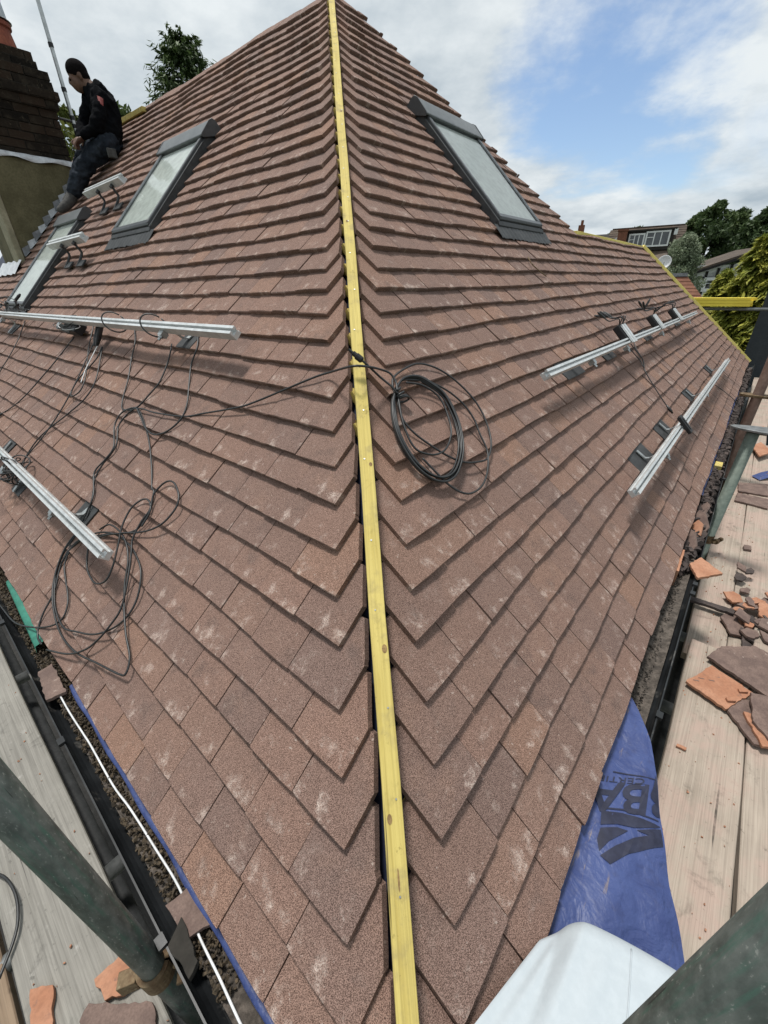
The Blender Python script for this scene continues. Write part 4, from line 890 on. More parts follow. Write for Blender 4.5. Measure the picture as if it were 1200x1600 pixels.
# print on the sheet, upside down to the camera
M['print'] = mott('navy_print', (.012, .014, .035), (.022, .026, .055), 40, .6, bump=.1, spots=((.07, .09, .24), 60, .66))
def on_sheet(pts2, faces, name):
    pts2 = [(e, max(l, outer(e)+.0015)) for e, l in pts2]
    mb = MB(); mb.add([W(e, l, zsheet(e, l)+.0022) for e, l in pts2], faces); o = mb.build(name, M['print'], mem); return o
def text_on(txt, org, xdir, ydir, name, sx=1.):
    cu = bpy.data.curves.new('t', 'FONT'); cu.body = txt; cu.size = 1.0; cu.resolution_u = 3; cu.offset = .022 if name == 'print_letters' else .0
    ob = bpy.data.objects.new('t', cu); COL.objects.link(ob); dg = bpy.context.evaluated_depsgraph_get(); dg.update()
    me = bpy.data.meshes.new_from_object(ob.evaluated_get(dg)); bpy.data.objects.remove(ob)
    vs = [(org[0]+v.co.x*sx*xdir[0]+v.co.y*ydir[0], org[1]+v.co.x*sx*xdir[1]+v.co.y*ydir[1]) for v in me.vertices]
    return on_sheet(vs, [tuple(p.vertices) for p in me.polygons], name)
# capitals are 0.7 units tall; baseline is the edge away from the camera
xd = Vector((.8408-.9155, -.0131+.1148)).normalized(); yd = Vector((-.085, -.008)).normalized()
text_on('BBA', (.9480, -.1640), xd*.098, yd*.118, 'print_letters', 1.32)
text_on('CERTIFIED', (.9120, -.0880), xd*.034, yd*.024, 'print_small_letters', 1.15)
SW = [[(0.7534, -0.0181), (0.7839, -0.0588), (0.8054, -0.1035), (0.8204, -0.1436), (0.8051, -0.1322), (0.7688, -0.0918), (0.7491, -0.0573), (0.7194, -0.025)],
 [(0.7122, -0.027), (0.7417, -0.0591), (0.7512, -0.0813), (0.6973, -0.0508), (0.6622, -0.0385), (0.6837, -0.0275)],
 [(0.6551, -0.0429), (0.698, -0.0651), (0.7466, -0.0966), (0.7763, -0.1235), (0.7671, -0.097), (0.8142, -0.1446), (0.7792, -0.1565), (0.7425, -0.1254), (0.7016, -0.0926), (0.6529, -0.0658)],
 [(0.7609, -0.0134), (0.7979, -0.0605), (0.816, -0.1014), (0.8329, -0.1367), (0.8297, -0.1373), (0.8123, -0.1021), (0.792, -0.0594), (0.7568, -0.0146)],
 [(0.876, -0.015), (0.932, -0.1093), (0.9297, -0.1107), (0.8729, -0.0157)]]
import bmesh
for poly in SW:
    bm = bmesh.new(); f = bm.faces.new([bm.verts.new((a, b, 0)) for a, b in poly]); bmesh.ops.triangulate(bm, faces=[f])
    bmesh.ops.subdivide_edges(bm, edges=bm.edges[:], cuts=2, use_grid_fill=True)
    bm.verts.index_update(); on_sheet([(v.co.x, v.co.y) for v in bm.verts], [tuple(v.index for v in f.verts) for f in bm.faces], 'print_swoosh'); bm.free()
# blue underlay edge showing below the eave tiles
for T, l0, l1, lab in ((TLl, .2, 1.5, 'left'), (TRr, 3.0, 6.5, 'right')):
    mb = MB(); n = 40; rows = [[T(l0+(l1-l0)*i/n, o+.002*math.sin(i*.8)+.001*rng.random(), z) for i in range(n+1)] for o, z in ((.03, -.030), (.004, -.026), (-.003, -.029), (-.005, -.036))]
    mb.sheet(rows); mb.build('underlay_edge', M['sheet_blue'], house, smooth=True)

# ------------------------------------------------------------------ gutter contents
def lump(c, r, rr):
    n = rr.randint(5, 7); top = []; bot = []
    ax = Vector((rr.gauss(0, 1), rr.gauss(0, 1), rr.gauss(0, .5))).normalized(); b1 = ax.orthogonal().normalized(); b2 = ax.cross(b1); tt = r*rr.uniform(.15, .5)
    for i in range(n):
        a = 2*math.pi*i/n; q = r*rr.uniform(.6, 1.1); top.append(c+b1*q*math.cos(a)+b2*q*math.sin(a)+ax*tt)
    return [Vector(p) for p in top], -ax*2*tt
def gutter_fill(T, l0, l1, n, mat, rmin, rmax, seed, top=-.052, oc=-.028, ow=.030):
    rr = random.Random(seed); mb = MB()
    for _ in range(n):
        l = rr.uniform(l0, l1); c = T(l, oc+rr.uniform(-ow, ow), top+rr.uniform(-.012, .012)); p, d = lump(c, rr.uniform(rmin, rmax), rr); mb.prism(p, d)
    return mb
def silt(T, l0, l1, zt, seed, name, label, oc, ow):
    rr = random.Random(seed); rows = []; n = int((l1-l0)*90)
    for i in range(n+1):
        l = l0+(l1-l0)*i/n
        rows.append([T(l, -.004+oc+ow*(j/7*2-1), zt+.010*abs(j/7*2-1)+rr.uniform(-.004, .004)+.006*math.sin(l*9)) for j in range(8)])
    mb = MB(); mb.sheet(rows); o = mb.build(name, M['soil'], None, smooth=True); return tag(o, label, 'silt', kind='stuff')
silt(TLl, .2, 8.4, -.072, 3, 'gutter_silt', 'dark silt lying in the left gutter', -.012, .030)
silt(TRr, .2, 8.6, -.076, 4, 'gutter_silt', 'grey silt lying in the right gutter', -.018, .036)
M['moss'] = mott('gutter_moss_litter', (.028, .022, .015), (.12, .088, .055), 90, .95, bump=.6, bscale=200)
tag(gutter_fill(TLl, .45, 5.0, 6500, M['moss'], .002, .0075, 5, -.058, -.018, .030).build('moss_litter', M['moss']), 'crumbs of moss and leaf litter in the left gutter', 'litter', kind='stuff')
tag(gutter_fill(TRr, 2.05, 8.2, 900, M['shard_dark'], .012, .030, 6, -.050).build('gutter_rubble', M['shard_dark']), 'dark broken tile rubble filling the right gutter', 'rubble', kind='stuff')
tag(gutter_fill(TRr, .95, 2.05, 500, M['soil'], .002, .006, 8, -.066, -.012, .022).build('grit', M['soil']), 'gritty crumbs in the near right gutter', 'grit', kind='stuff')
wz = [(-0.032, 1.672), (-0.034, 1.429), (-0.03, 1.285), (-0.028, 1.219), (-0.028, 1.042), (-0.021, 0.939), (-0.017, 0.802), (-0.015, 0.68), (-0.026, 0.565), (-0.03, 0.482), (-0.035, 0.405), (-.04, .3)]
mb = MB(); mb.tube(spline([W(a, b, -.043+.003*math.sin(b*23)) for a, b in wz], 6), .0026, 7); tag(mb.build('white_cable', M['white'], None, smooth=True), 'thin white cable lying along the litter of the left gutter', 'cable')
mb = MB(); rows = []
for i in range(13):
    l = 2.40-.60*i/12; rows.append([W(.012-.003*i/12, l, -.012), W(-.006-.022*(i/12), l, -.020), W(-.010-.024*(i/12), l, -.034-.02*i/12)])
mb.sheet(rows); tag(mb.build('green_strip', M['green'], None, smooth=True), 'strip of green plastic edging at the left eave below the cables', 'strip')

# ------------------------------------------------------------------ broken tiles and chips
def shard(poly, z, th, mat, label, group=None, tilt=(0, 0), name='broken_tile', rough=.0032, T=None):
    rr = random.Random(hash((round(poly[0][0]*1000), round(poly[0][1]*1000))) % 9999); pts = []
    for (a, b), (c, d) in zip(poly, poly[1:]+poly[:1]):
        ln = math.hypot(c-a, d-b); n = max(1, int(ln/.013))
        for i in range(n):
            t = i/n; j = rough if 0 < i else 0
            pts.append((a+(c-a)*t+rr.uniform(-j, j), b+(d-b)*t+rr.uniform(-j, j)))
    cx_ = sum(p[0] for p in pts)/len(pts); cy_ = sum(p[1] for p in pts)/len(pts)
    P = [W(a, b, z+tilt[0]*(a-cx_)+tilt[1]*(b-cy_)) for a, b in pts]
    mb = MB(); mb.prism(P if (Vector((poly[1][0]-poly[0][0], poly[1][1]-poly[0][1], 0)).cross(Vector((poly[2][0]-poly[1][0], poly[2][1]-poly[1][1], 0)))).z > 0 else P[::-1], ZU*th)
    o = mb.build(name, mat, None, bevel=.0012); 
    if label: tag(o, label, 'broken tile', group)
    return o
GB = 'broken clay tiles on the right scaffold boards'
nt = thing('broken_tile', W(1.74, -.28, -.36), 'orange clay tile lying face down showing two nibs, on the near right board', 'broken tile', GB)
o = shard([(1.686, -.168), (1.848, -.242), (1.792, -.386), (1.636, -.308)], -.341, .013, M['shard_red'], None, tilt=(.03, .02), name='tile_body', rough=.003); o.parent = nt; o.location = WL[o]-WL[nt]
for e, l in ((1.690, -.318), (1.770, -.352)):
    b = MB(); b.box(W(e, l, -.3245), Vector((.016, -.003, .001)), Vector((.003, .008, 0)), ZU*.006); b.build('nib', M['shard_red'], nt, bevel=.002)
for e, l in ((1.715, -.20), (1.74, -.215), (1.755, -.25), (1.79, -.265)):
    b = MB(); b.box(W(e, l, -.3275), Vector((.010, -.004, 0)), Vector((.001, .002, 0)), ZU*.0012); b.build('stamp_mark', M['shard_brown'], nt)
shard([(1.898, -.221), (2.000, -.262), (2.09, -.382), (2.066, -.47), (1.80, -.47), (1.81, -.43)], -.338, .014, M['shard_brown'], 'large brown broken tile resting above the nibbed orange one', GB, (.05, .0))
shard([(1.765, -.372), (1.80, -.47), (1.60, -.49), (1.56, -.44), (1.62, -.385)], -.325, .013, M['shard_brown'], 'brown curved tile on top of the small stack at the right picture edge', GB, (.02, .05))
shard([(1.74, -.335), (1.76, -.44), (1.56, -.47), (1.535, -.40), (1.64, -.315)], -.350, .013, M['shard_brown'], 'rounded grey-brown tile at the bottom of the small stack', GB)
shard([(1.66, -.36), (1.68, -.42), (1.55, -.46), (1.53, -.42)], -.337, .012, M['shard_red'], 'red tile sandwiched in the small stack at the picture edge', GB)
shard([(1.359, -.185), (1.372, -.187), (1.376, -.217), (1.362, -.215)], -.357, .008, M['shard_red'], 'tiny red chip alone on the near right board', GB, rough=.002)
shard([(2.10, -.040), (2.19, -.075), (2.125, -.168), (2.015, -.085)], -.032, .013, M['shard_red'], 'orange clay tile piece balanced on the right gutter lip', None, (.06, .10))
o = shard([(1.97, .005), (2.18, .012), (2.18, -.006), (1.97, -.010)], -.085, .09, M['shard_red'], 'orange tile piece standing upright in the right gutter', None, (0, 0), rough=.002)
shard([(2.37, -.095), (2.385, -.30), (2.345, -.30), (2.335, -.10)], -.372, .016, M['shard_dark'], 'long dark splinter of tile reaching from gutter to board', GB)
rr = random.Random(31)
pile = [((2.28, -.31), .115, .05, 25, 'brown'), ((2.36, -.38), .09, .04, 70, 'dark'), ((2.47, -.36), .10, .03, 110, 'brown'), ((2.44, -.42), .08, .035, 10, 'red'), ((2.40, -.31), .05, .03, 60, 'brown'), ((2.52, -.29), .05, .045, 20, 'red'), ((2.53, -.36), .03, .026, 45, 'dark'), ((2.33, -.44), .085, .045, 130, 'brown'), ((2.27, -.40), .05, .03, 80, 'dark'), ((2.50, -.43), .10, .025, 95, 'red'), ((2.30, -.36), .026, .024, 10, 'red'), ((2.22, -.43), .055, .03, 60, 'brown'), ((2.16, -.44), .04, .02, 100, 'red'), ((2.57, -.44), .07, .04, 35, 'brown'), ((2.40, -.46), .08, .05, 160, 'dark'), ((2.62, -.45), .06, .035, 75, 'red'), ((2.35, -.34), .07, .02, 150, 'red'), ((2.45, -.47), .09, .05, 20, 'brown')]
for _ in range(18): pile.append(((rr.uniform(2.14, 2.85), rr.uniform(-.56, -.30)), rr.uniform(.025, .075), rr.uniform(.015, .04), rr.uniform(0, 180), rr.choice(('red', 'brown', 'brown', 'dark'))))
for i, ((e, l), a, b, ang, mt) in enumerate(pile):
    c_, s_ = math.cos(math.radians(ang)), math.sin(math.radians(ang)); n = rr.randint(4, 6)
    poly = [(e+(a*math.cos(q)*c_-b*math.sin(q)*s_)*rr.uniform(.8, 1.15), l+(a*math.cos(q)*s_*.6+b*math.sin(q)*c_)*rr.uniform(.8, 1.15)) for q in [2*math.pi*k/n+rr.uniform(-.2, .2) for k in range(n)]]
    shard(poly, -.398+.008+.012*(i % 4)+.004*rr.random(), .012, M['shard_'+mt], ('large ' if a > .08 else 'mid-sized ' if a > .05 else 'small ')+{'red': 'orange', 'brown': 'brown', 'dark': 'dark brown'}[mt]+' tile fragment '+('at the near side of' if e < 2.3 else 'in the middle of' if e < 2.5 else 'at the far side of')+' the heap on the right boards', 'heap of tile fragments on the right boards', (rr.uniform(-.2, .2), rr.uniform(-.25, .25)))
for poly, z, m_, lab in (([(4.37, -.22), (4.47, -.41), (4.20, -.42), (4.17, -.23)], -.398, 'brown', 'farther of two whole brown tiles lying across the right boards'), ([(4.12, -.225), (4.13, -.42), (3.93, -.42), (3.95, -.22)], -.397, 'brown', 'nearer of two whole brown tiles lying across the right boards'), ([(4.45, -.43), (4.5, -.60), (4.22, -.60), (4.22, -.44)], -.396, 'brown', 'brown tile at the picture edge beside the two lying on the boards'),
    ([(5.4, -.26), (5.6, -.33), (5.3, -.42), (5.1, -.33)], -.36, 'red', 'orange broken tile far along the right boards'), ([(5.9, -.24), (6.2, -.33), (5.9, -.40)], -.34, 'red', 'farthest orange tile fragment on the right boards'), ([(3.16, -.31), (3.22, -.31), (3.23, -.345), (3.17, -.35)], -.397, 'brown', 'small lone chip on the right boards between pole and heap'), ([(4.75, -.40), (4.80, -.47), (4.7, -.47)], -.396, 'red', 'small orange chip at the right picture edge beyond the blue scrap')):
    shard(poly, z, .014, M['shard_'+m_], lab, GB)
mb = MB(); mb.sheet([[W(4.62, -.30, -.390), W(4.75, -.36, -.385), W(4.86, -.42, -.39)], [W(4.55, -.36, -.392), W(4.64, -.43, -.37), W(4.74, -.50, -.392)]]); tag(mb.build('membrane_scrap', M['sheet_blue'], None, smooth=True), 'scrap of blue membrane lying on the right boards', 'scrap')
b = MB(); b.box(W(3.62, -.03, -.035), ER*.05, EL*.022, ZU*.022); tag(b.build('timber_offcut', M['hip_wood'], None, bevel=.003), 'small pale timber offcut in the right gutter', 'offcut')
for i, (l, o_, a_) in enumerate(((2.50, -.02, .3), (2.62, -.035, 1.0), (2.78, -.02, -.3), (2.36, -.012, .8))):
    c = TRr(l, o_, -.03); d1 = (ER*math.cos(a_)+EL*.3*math.sin(a_)+ZU*.25).normalized(); d2 = d1.cross(ZU).normalized()*(.6)+ZU*.6; d2 = d2.normalized()
    pts = [c+d1*.085*math.cos(q)+d2*.035*math.sin(q) for q in (0.2, 1.1, 2.2, 3.3, 4.4, 5.5)]
    b = MB(); b.prism(pts, d1.cross(d2)*.013); tag(b.build('broken_tile', M['shard_brown' if i else 'shard_red'], None, bevel=.001), ('orange tile piece tipped on edge in the right gutter', 'brown tile piece tipped up in the gutter beside the short green pole', 'farthest brown tile piece tipped on edge in the right gutter', 'brown tile piece tipped up nearest the orange tile on the gutter lip')[i], 'broken tile', 'tile pieces tipped up in the right gutter')
GL = 'broken clay tiles at the left eave and board'
shard([(-.243, .83), (-.184, .825), (-.145, .71), (-.239, .770)], -.357, .014, M['shard_red'], 'orange triangular tile piece on the left board under the coupler', GL)
shard([(-.29, .78), (-.265, .795), (-.165, .678), (-.18, .60), (-.27, .66)], -.355, .014, M['shard_brown'], 'brown tile piece on the left board at the bottom picture edge', GL)
shard([(-.352, .935), (-.313, .900), (-.335, .82), (-.372, .84)], -.357, .013, M['shard_red'], 'orange tile piece on the left board near the corner', GL)
shard([(-.01, 1.66), (-.055, 1.66), (-.07, 1.50), (-.015, 1.48)], -.040, .013, M['shard_brown'], 'brown tile piece lying across the left gutter', GL, (.1, .0))
shard([(.0, .66), (-.05, .67), (-.045, .58), (.0, .56)], -.044, .012, M['shard_brown'], 'brown tile piece in the left gutter near the coupler', GL, (.1, .0))
shard([(-.035, .62), (-.075, .60), (-.07, .52), (-.045, .53)], -.046, .018, M['mortar'], 'pale lump of mortar in the left gutter near the coupler', GL, (.1, .0), name='mortar_lump')
mb = MB(); mb.tube(spline([W(-.40, 1.02, -.35), W(-.345, 1.10, -.345), W(-.33, 1.20, -.34), W(-.36, 1.30, -.35), W(-.44, 1.33, -.36)], 6), .004, 7); tag(mb.build('cable', M['cable'], None, smooth=True), 'black cable arc lying on the left board at the picture edge', 'cable')
rr = random.Random(77); mb = MB()
for _ in range(230):
    if rr.random() < .72: e, l, z = rr.uniform(.5, 4.5), rr.uniform(-.37, -.165), 0; z = -.3585 if e < 2.0 else -.397
    else: e, l, z = rr.uniform(-.35, -.15), rr.uniform(.4, 2.6), -.3585
    p, d = lump(W(e, l, z), rr.uniform(.001, .0045), rr); mb.prism(p, d)
tag(mb.build('chips_and_grit', M['shard_red']), 'orange chips and grit scattered over the scaffold boards', 'grit', kind='stuff')
# ------------------------------------------------------------------ the roofer on the left slope
M['skin'] = mott('brown_skin', (.11, .058, .038), (.15, .08, .052), 20, .6, bump=.05)
M['hair'] = mott('short_black_hair', (.006, .005, .005), (.012, .010, .010), 120, .95, bump=.5, bscale=300, spec=.05)
M['hoodie'] = mott('black_hoodie_cloth', (.0038, .0042, .0055), (.007, .0075, .009), 14, .95, bump=.4, bscale=60, bdist=.006, spec=.05)
M['jeans'] = mott('dark_work_trousers', (.013, .017, .024), (.034, .041, .053), 12, .9, bump=.6, bscale=26, bdist=.02, spec=.1)
M['pocket'] = mott('grey_pocket_cloth', (.055, .055, .052), (.09, .09, .085), 20, .9)
M['shoe'] = mott('grey_trainer', (.045, .043, .042), (.09, .086, .08), 30, .8)
M['patch'] = mott('red_sleeve_patch', (.24, .045, .045), (.34, .12, .11), 40, .8)
def remesh(o, vox, it=4, fac=.5):
    m = o.modifiers.new('merge', 'REMESH'); m.mode = 'VOXEL'; m.voxel_size = vox; m.use_smooth_shade = True
    m = o.modifiers.new('smooth', 'SMOOTH'); m.iterations = it; m.factor = fac
tex = bpy.data.textures.new('cloth_folds', 'CLOUDS'); tex.noise_scale = .055; tex.noise_depth = 2
def folds(o, st):
    m = o.modifiers.new('folds', 'DISPLACE'); m.texture = tex; m.strength = st; m.mid_level = .5; m.texture_coords = 'LOCAL'
def limb(mb, pts, rs, n=6, sides=12):
    q = []; rr_ = []
    P = spline(pts, n); k = len(pts)-1
    for i in range(len(P)):
        t = i/n; a = min(int(t), k-1); f = t-a; rr_.append(rs[a]*(1-f)+rs[a+1]*f)
    mb.tube(P, rr_, sides)
    mb.ball(pts[0], rs[0]*.97, rs[0]*.97, rs[0]*.97); mb.ball(pts[-1], rs[-1]*.97, rs[-1]*.97, rs[-1]*.97)
pel = W(2.314, 5.50, 2.485); wai = W(2.352, 5.52, 2.585); che = W(2.375, 5.56, 2.735); nek = W(2.325, 5.61, 2.862); hed = W(2.252, 5.66, 2.950)
shN, elN, wrN, haN = W(2.305, 5.44, 2.770), W(2.205, 5.39, 2.560), W(2.105, 5.50, 2.472), W(2.068, 5.545, 2.438)
shF, elF, wrF, haF = W(2.325, 5.70, 2.800), W(2.225, 5.77, 2.615), W(2.135, 5.70, 2.500), W(2.095, 5.68, 2.468)
hiN, knN, anN, toN = W(2.245, 5.44, 2.408), W(2.082, 5.62, 2.262), W(1.925, 5.75, 2.035), W(1.775, 5.77, 1.895)
hiF, knF, anF, toF = W(2.275, 5.60, 2.450), W(2.140, 5.80, 2.335), W(2.025, 5.90, 2.125), W(1.900, 5.93, 1.995)
mb = MB()
hd = (W(2.228, 5.66, 3.03)-W(2.285, 5.64, 2.83)).normalized(); fw = (-ER*.75-ZU*.55+EL*.25); fw = (fw-hd*fw.dot(hd)).normalized(); sdw = hd.cross(fw)
Mh = Matrix((sdw, fw, hd)).transposed()
mb.ball(hed+hd*.020-fw*.008, .068, .085, .082, Mh, 18, 12)         # skull
mb.ball(hed+fw*.028-hd*.050, .056, .062, .072, Mh, 16, 10)         # face and jaw
mb.ball(hed+fw*.088-hd*.038, .012, .018, .022, Mh, 8, 6)           # nose
mb.ball(hed+fw*.075-hd*.014, .045, .018, .010, Mh, 8, 6)           # brow
mb.ball(hed+fw*.076-hd*.072, .024, .014, .008, Mh, 8, 6)           # lips
for s in (-1, 1): mb.ball(hed+sdw*s*.068-hd*.024-fw*.010, .008, .018, .030, Mh, 8, 6)
limb(mb, [hed-hd*.05-fw*.02, nek, che], [.052, .058, .07])
limb(mb, [che, wai, pel], [.09, .085, .09])
for a, b, c, d in ((shN, elN, wrN, haN), (shF, elF, wrF, haF)):
    limb(mb, [a, b, c], [.045, .036, .026])
    hv = (d-c).normalized(); px_ = hv.cross(ZU).normalized(); pn = px_.cross(hv)
    mb.ball(d, .018, .038, .040, Matrix((pn, px_, hv)).transposed(), 10, 8)
    for k, ln in ((-1.5, .055), (-.5, .066), (.5, .062), (1.5, .050)):
        r0 = d+hv*.028+px_*k*.017; limb(mb, [r0, r0+hv*ln*.55-pn*.008, r0+hv*ln*.8-pn*.034], [.0092, .0085, .0075], 3, 8)
    r0 = d-hv*.010+px_*.034; limb(mb, [r0, r0+px_*.022+hv*.022, r0+px_*.022+hv*.048-pn*.012], [.0105, .0098, .0085], 3, 8)
for a, b, c in ((hiN, knN, anN), (hiF, knF, anF)): limb(mb, [a, b, c], [.065, .05, .035])
person = mb.build('person', M['skin'], None); tag(person, 'person in a black hoodie and dark trousers sitting on the left slope, looking down', 'person')
remesh(person, .0075, 3)
WL[person] = person.location.copy()
mb = MB(); mb.ball(hed+hd*.028-fw*.014, .075, .091, .082, Mh, 20, 14); mb.ball(hed-fw*.045-hd*.018, .070, .055, .060, Mh, 14, 10); h_ = mb.build('hair', M['hair'], person); remesh(h_, .008, 2)
mb = MB()
for s in (-1, 1): mb.ball(hed+fw*.0825-hd*.027+sdw*s*.026, .011, .006, .007, Mh, 10, 6)
mb.build('eyes', M['hair'], person)
mb = MB(); limb(mb, [pel+ZU*.03, wai, che, nek-ZU*.035], [.122, .118, .130, .078], 6, 18)
limb(mb, [shF, che, shN], [.070, .122, .070])
limb(mb, [shN, elN, wrN], [.066, .055, .040]); limb(mb, [shF, elF, wrF], [.066, .055, .040])
limb(mb, [wrN-(haN-wrN)*.1, wrN+(haN-wrN)*.15], [.041, .040]); limb(mb, [pel-ZU*.01-ER*.01, pel+ZU*.05], [.122, .124], 4, 18)
mb.ball(nek-fw*.075-ZU*.045, .11, .075, .095, Mh, 14, 10); mb.ball(che+ER*.075+ZU*.02, .05, .08, .11)
h_ = mb.build('hoodie', M['hoodie'], person); remesh(h_, .010, 4); folds(h_, .035)
mb = MB(); limb(mb, [hiN+EL*.03, knN, anN+(knN-anN)*.10], [.094, .076, .062]); limb(mb, [hiF-EL*.03, knF, anF+(knF-anF)*.10], [.094, .076, .062]); limb(mb, [hiN, pel-ZU*.02, hiF], [.095, .112, .095])
for s in (.2, .4, .6, .85): mb.ball(knN+(anN-knN)*s, .082-.01*s, .080-.01*s, .022)
h_ = mb.build('trousers', M['jeans'], person); remesh(h_, .010, 3); folds(h_, .045)
for a, t_ in ((anN, toN), (anF, toF)):
    mb = MB(); limb(mb, [a+(t_-a)*-.12, a+(t_-a)*.3-ZU*.02, a+(t_-a)*.7-ZU*.012, t_], [.046, .045, .042, .032]); h_ = mb.build('shoe', M['shoe'], person); remesh(h_, .009, 2)
mb = MB(); mb.box(hiN-ER*.005-EL*.105-ZU*.075, ER*.042, EL*.014, ZU*.038); mb.build('pocket', M['pocket'], person, bevel=.01)
pa = shN*.74+elN*.26-EL*.060; ax_ = (elN-shN).normalized(); ay_ = ax_.cross(EL).normalized()
rows = [[pa+ax_*(.029*(i/6*2-1))+ay_*(.027*(j/6*2-1))+EL*(.020*(j/6*2-1)**2)-EL*.006 for j in range(7)] for i in range(7)]
mb = MB(); mb.sheet(rows); o = mb.build('sleeve_patch', M['patch'], person); m = o.modifiers.new('solid', 'SOLIDIFY'); m.thickness = .006

# ------------------------------------------------------------------ trees
def m_leaf(name, stops, rough=.6):
    k = NT(name); at = k.n.new('ShaderNodeAttribute'); at.attribute_name = 'tl'; sp = k.n.new('ShaderNodeSeparateXYZ'); k.l.new(at.outputs['Vector'], sp.inputs[0])
    c = k.ramp(sp.outputs[0], stops); tr = k.n.new('ShaderNodeBsdfTranslucent'); k.l.new(c, tr.inputs[0]); mx = k.n.new('ShaderNodeMixShader'); mx.inputs[0].default_value = .25
    k.fin(c, rough, 0, .3); k.l.new(k.b.outputs[0], mx.inputs[1]); k.l.new(tr.outputs[0], mx.inputs[2]); k.l.new(mx.outputs[0], k.out.inputs[0]); return k.m
M['leaf_dark'] = m_leaf('dark_leaves', [(0, (.034, .056, .022)), (.5, (.062, .098, .034)), (1, (.10, .14, .05))])
M['leaf_mid'] = m_leaf('mid_green_leaves', [(0, (.05, .075, .025)), (.5, (.085, .125, .04)), (1, (.14, .18, .06))])
M['leaf_grey'] = m_leaf('grey_green_leaves', [(0, (.13, .165, .10)), (.5, (.20, .24, .15)), (1, (.28, .32, .22))])
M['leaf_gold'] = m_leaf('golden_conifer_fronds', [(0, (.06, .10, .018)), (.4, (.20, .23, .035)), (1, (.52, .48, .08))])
M['leaf_yellow'] = m_leaf('yellowish_leaves', [(0, (.07, .09, .02)), (.5, (.13, .15, .035)), (1, (.21, .21, .06))])
M['bark'] = mott('tree_bark', (.05, .038, .028), (.10, .078, .058), 10, .95, bump=.7, bscale=30, bdist=.02)
def quads(C, A, B, name, mat, parent, attr):
    n = len(C); V = np.empty((n, 4, 3)); V[:, 0] = C-A-B*.25; V[:, 1] = C-A*.1-B; V[:, 2] = C+A; V[:, 3] = C-A*.1+B
    V = V.reshape(-1, 3); c = Vector((V[:, 0].mean(), V[:, 1].mean(), V[:, 2].min()))
    me = bpy.data.meshes.new(name); me.from_pydata((V-np.array(c)).tolist(), [], np.arange(4*n).reshape(n, 4).tolist()); me.materials.append(mat)
    at = me.attributes.new('tl', 'FLOAT_VECTOR', 'POINT'); a = np.zeros((4*n, 3), dtype=np.float32); a[:, 0] = np.repeat(attr, 4); at.data.foreach_set('vector', a.ravel())
    o = bpy.data.objects.new(name, me); COL.objects.link(o); o.parent = parent; o.location = c-WL[parent]; WL[o] = c; return o
def tree(name, base, H, R_, z0, mat, label, seed, n=6000, leaf=.10, lobes=16, cat='tree', group=None, squash=1., trunk=.16):
    R = np.random.RandomState(seed); t = thing(name, base, label, cat, group); base = Vector(base)
    cen = []; 
    mb = MB(); top = base+ZU*H*.86; mb.tube(spline([base, base+ZU*H*.3+Vector((R.normal(0, .04)*H*.2, R.normal(0, .04)*H*.2, 0)), base+ZU*H*.6, top], 4), [trunk*(1-.8*i/12) for i in range(13)], 9)
    for i in range(lobes):
        zz = z0+(1-z0)*((i+.5)/lobes); w = math.sin(math.pi*min(1, .12+.88*(zz-z0)/(1-z0)))**.7; a = i*2.4+R.uniform(-.4, .4)
        rad = R_*w*R.uniform(.35, .75); c = base+Vector((rad*math.cos(a), rad*math.sin(a)*squash, H*zz*.96)); cen.append((c, R_*R.uniform(.26, .46)*(.55+.5*w)))
        s = base+ZU*H*max(.15, zz*.72); mb.tube([s, (s+c)/2+ZU*H*.01, c], [trunk*.35, trunk*.22, trunk*.06], 6)
    mb.build('trunk', M['bark'], t)
    k = n//lobes; C = []; D = []; T = []
    for c, r in cen:
        p = R.normal(size=(k, 3)); p /= np.linalg.norm(p, axis=1)[:, None]; rr = r*(R.uniform(.25, 1.12, (k, 1)))**.6
        p[:, 2] *= .8; C.append(np.array(c)+p*rr); D.append(p); T.append(np.full(k, R.uniform(.15, .85)))
    C = np.concatenate(C); D = np.concatenate(D); T = np.clip(np.concatenate(T)+R.normal(0, .18, len(C)), 0, 1)
    A = R.normal(size=C.shape)+D*.8+np.array([0, 0, -.2]); A /= np.linalg.norm(A, axis=1)[:, None]; B = np.cross(A, R.normal(size=C.shape)); B /= np.linalg.norm(B, axis=1)[:, None]
    s = leaf*R.uniform(.6, 1.3, (len(C), 1)); quads(C, A*s, B*s*.45, 'crown', mat, t, T); return t
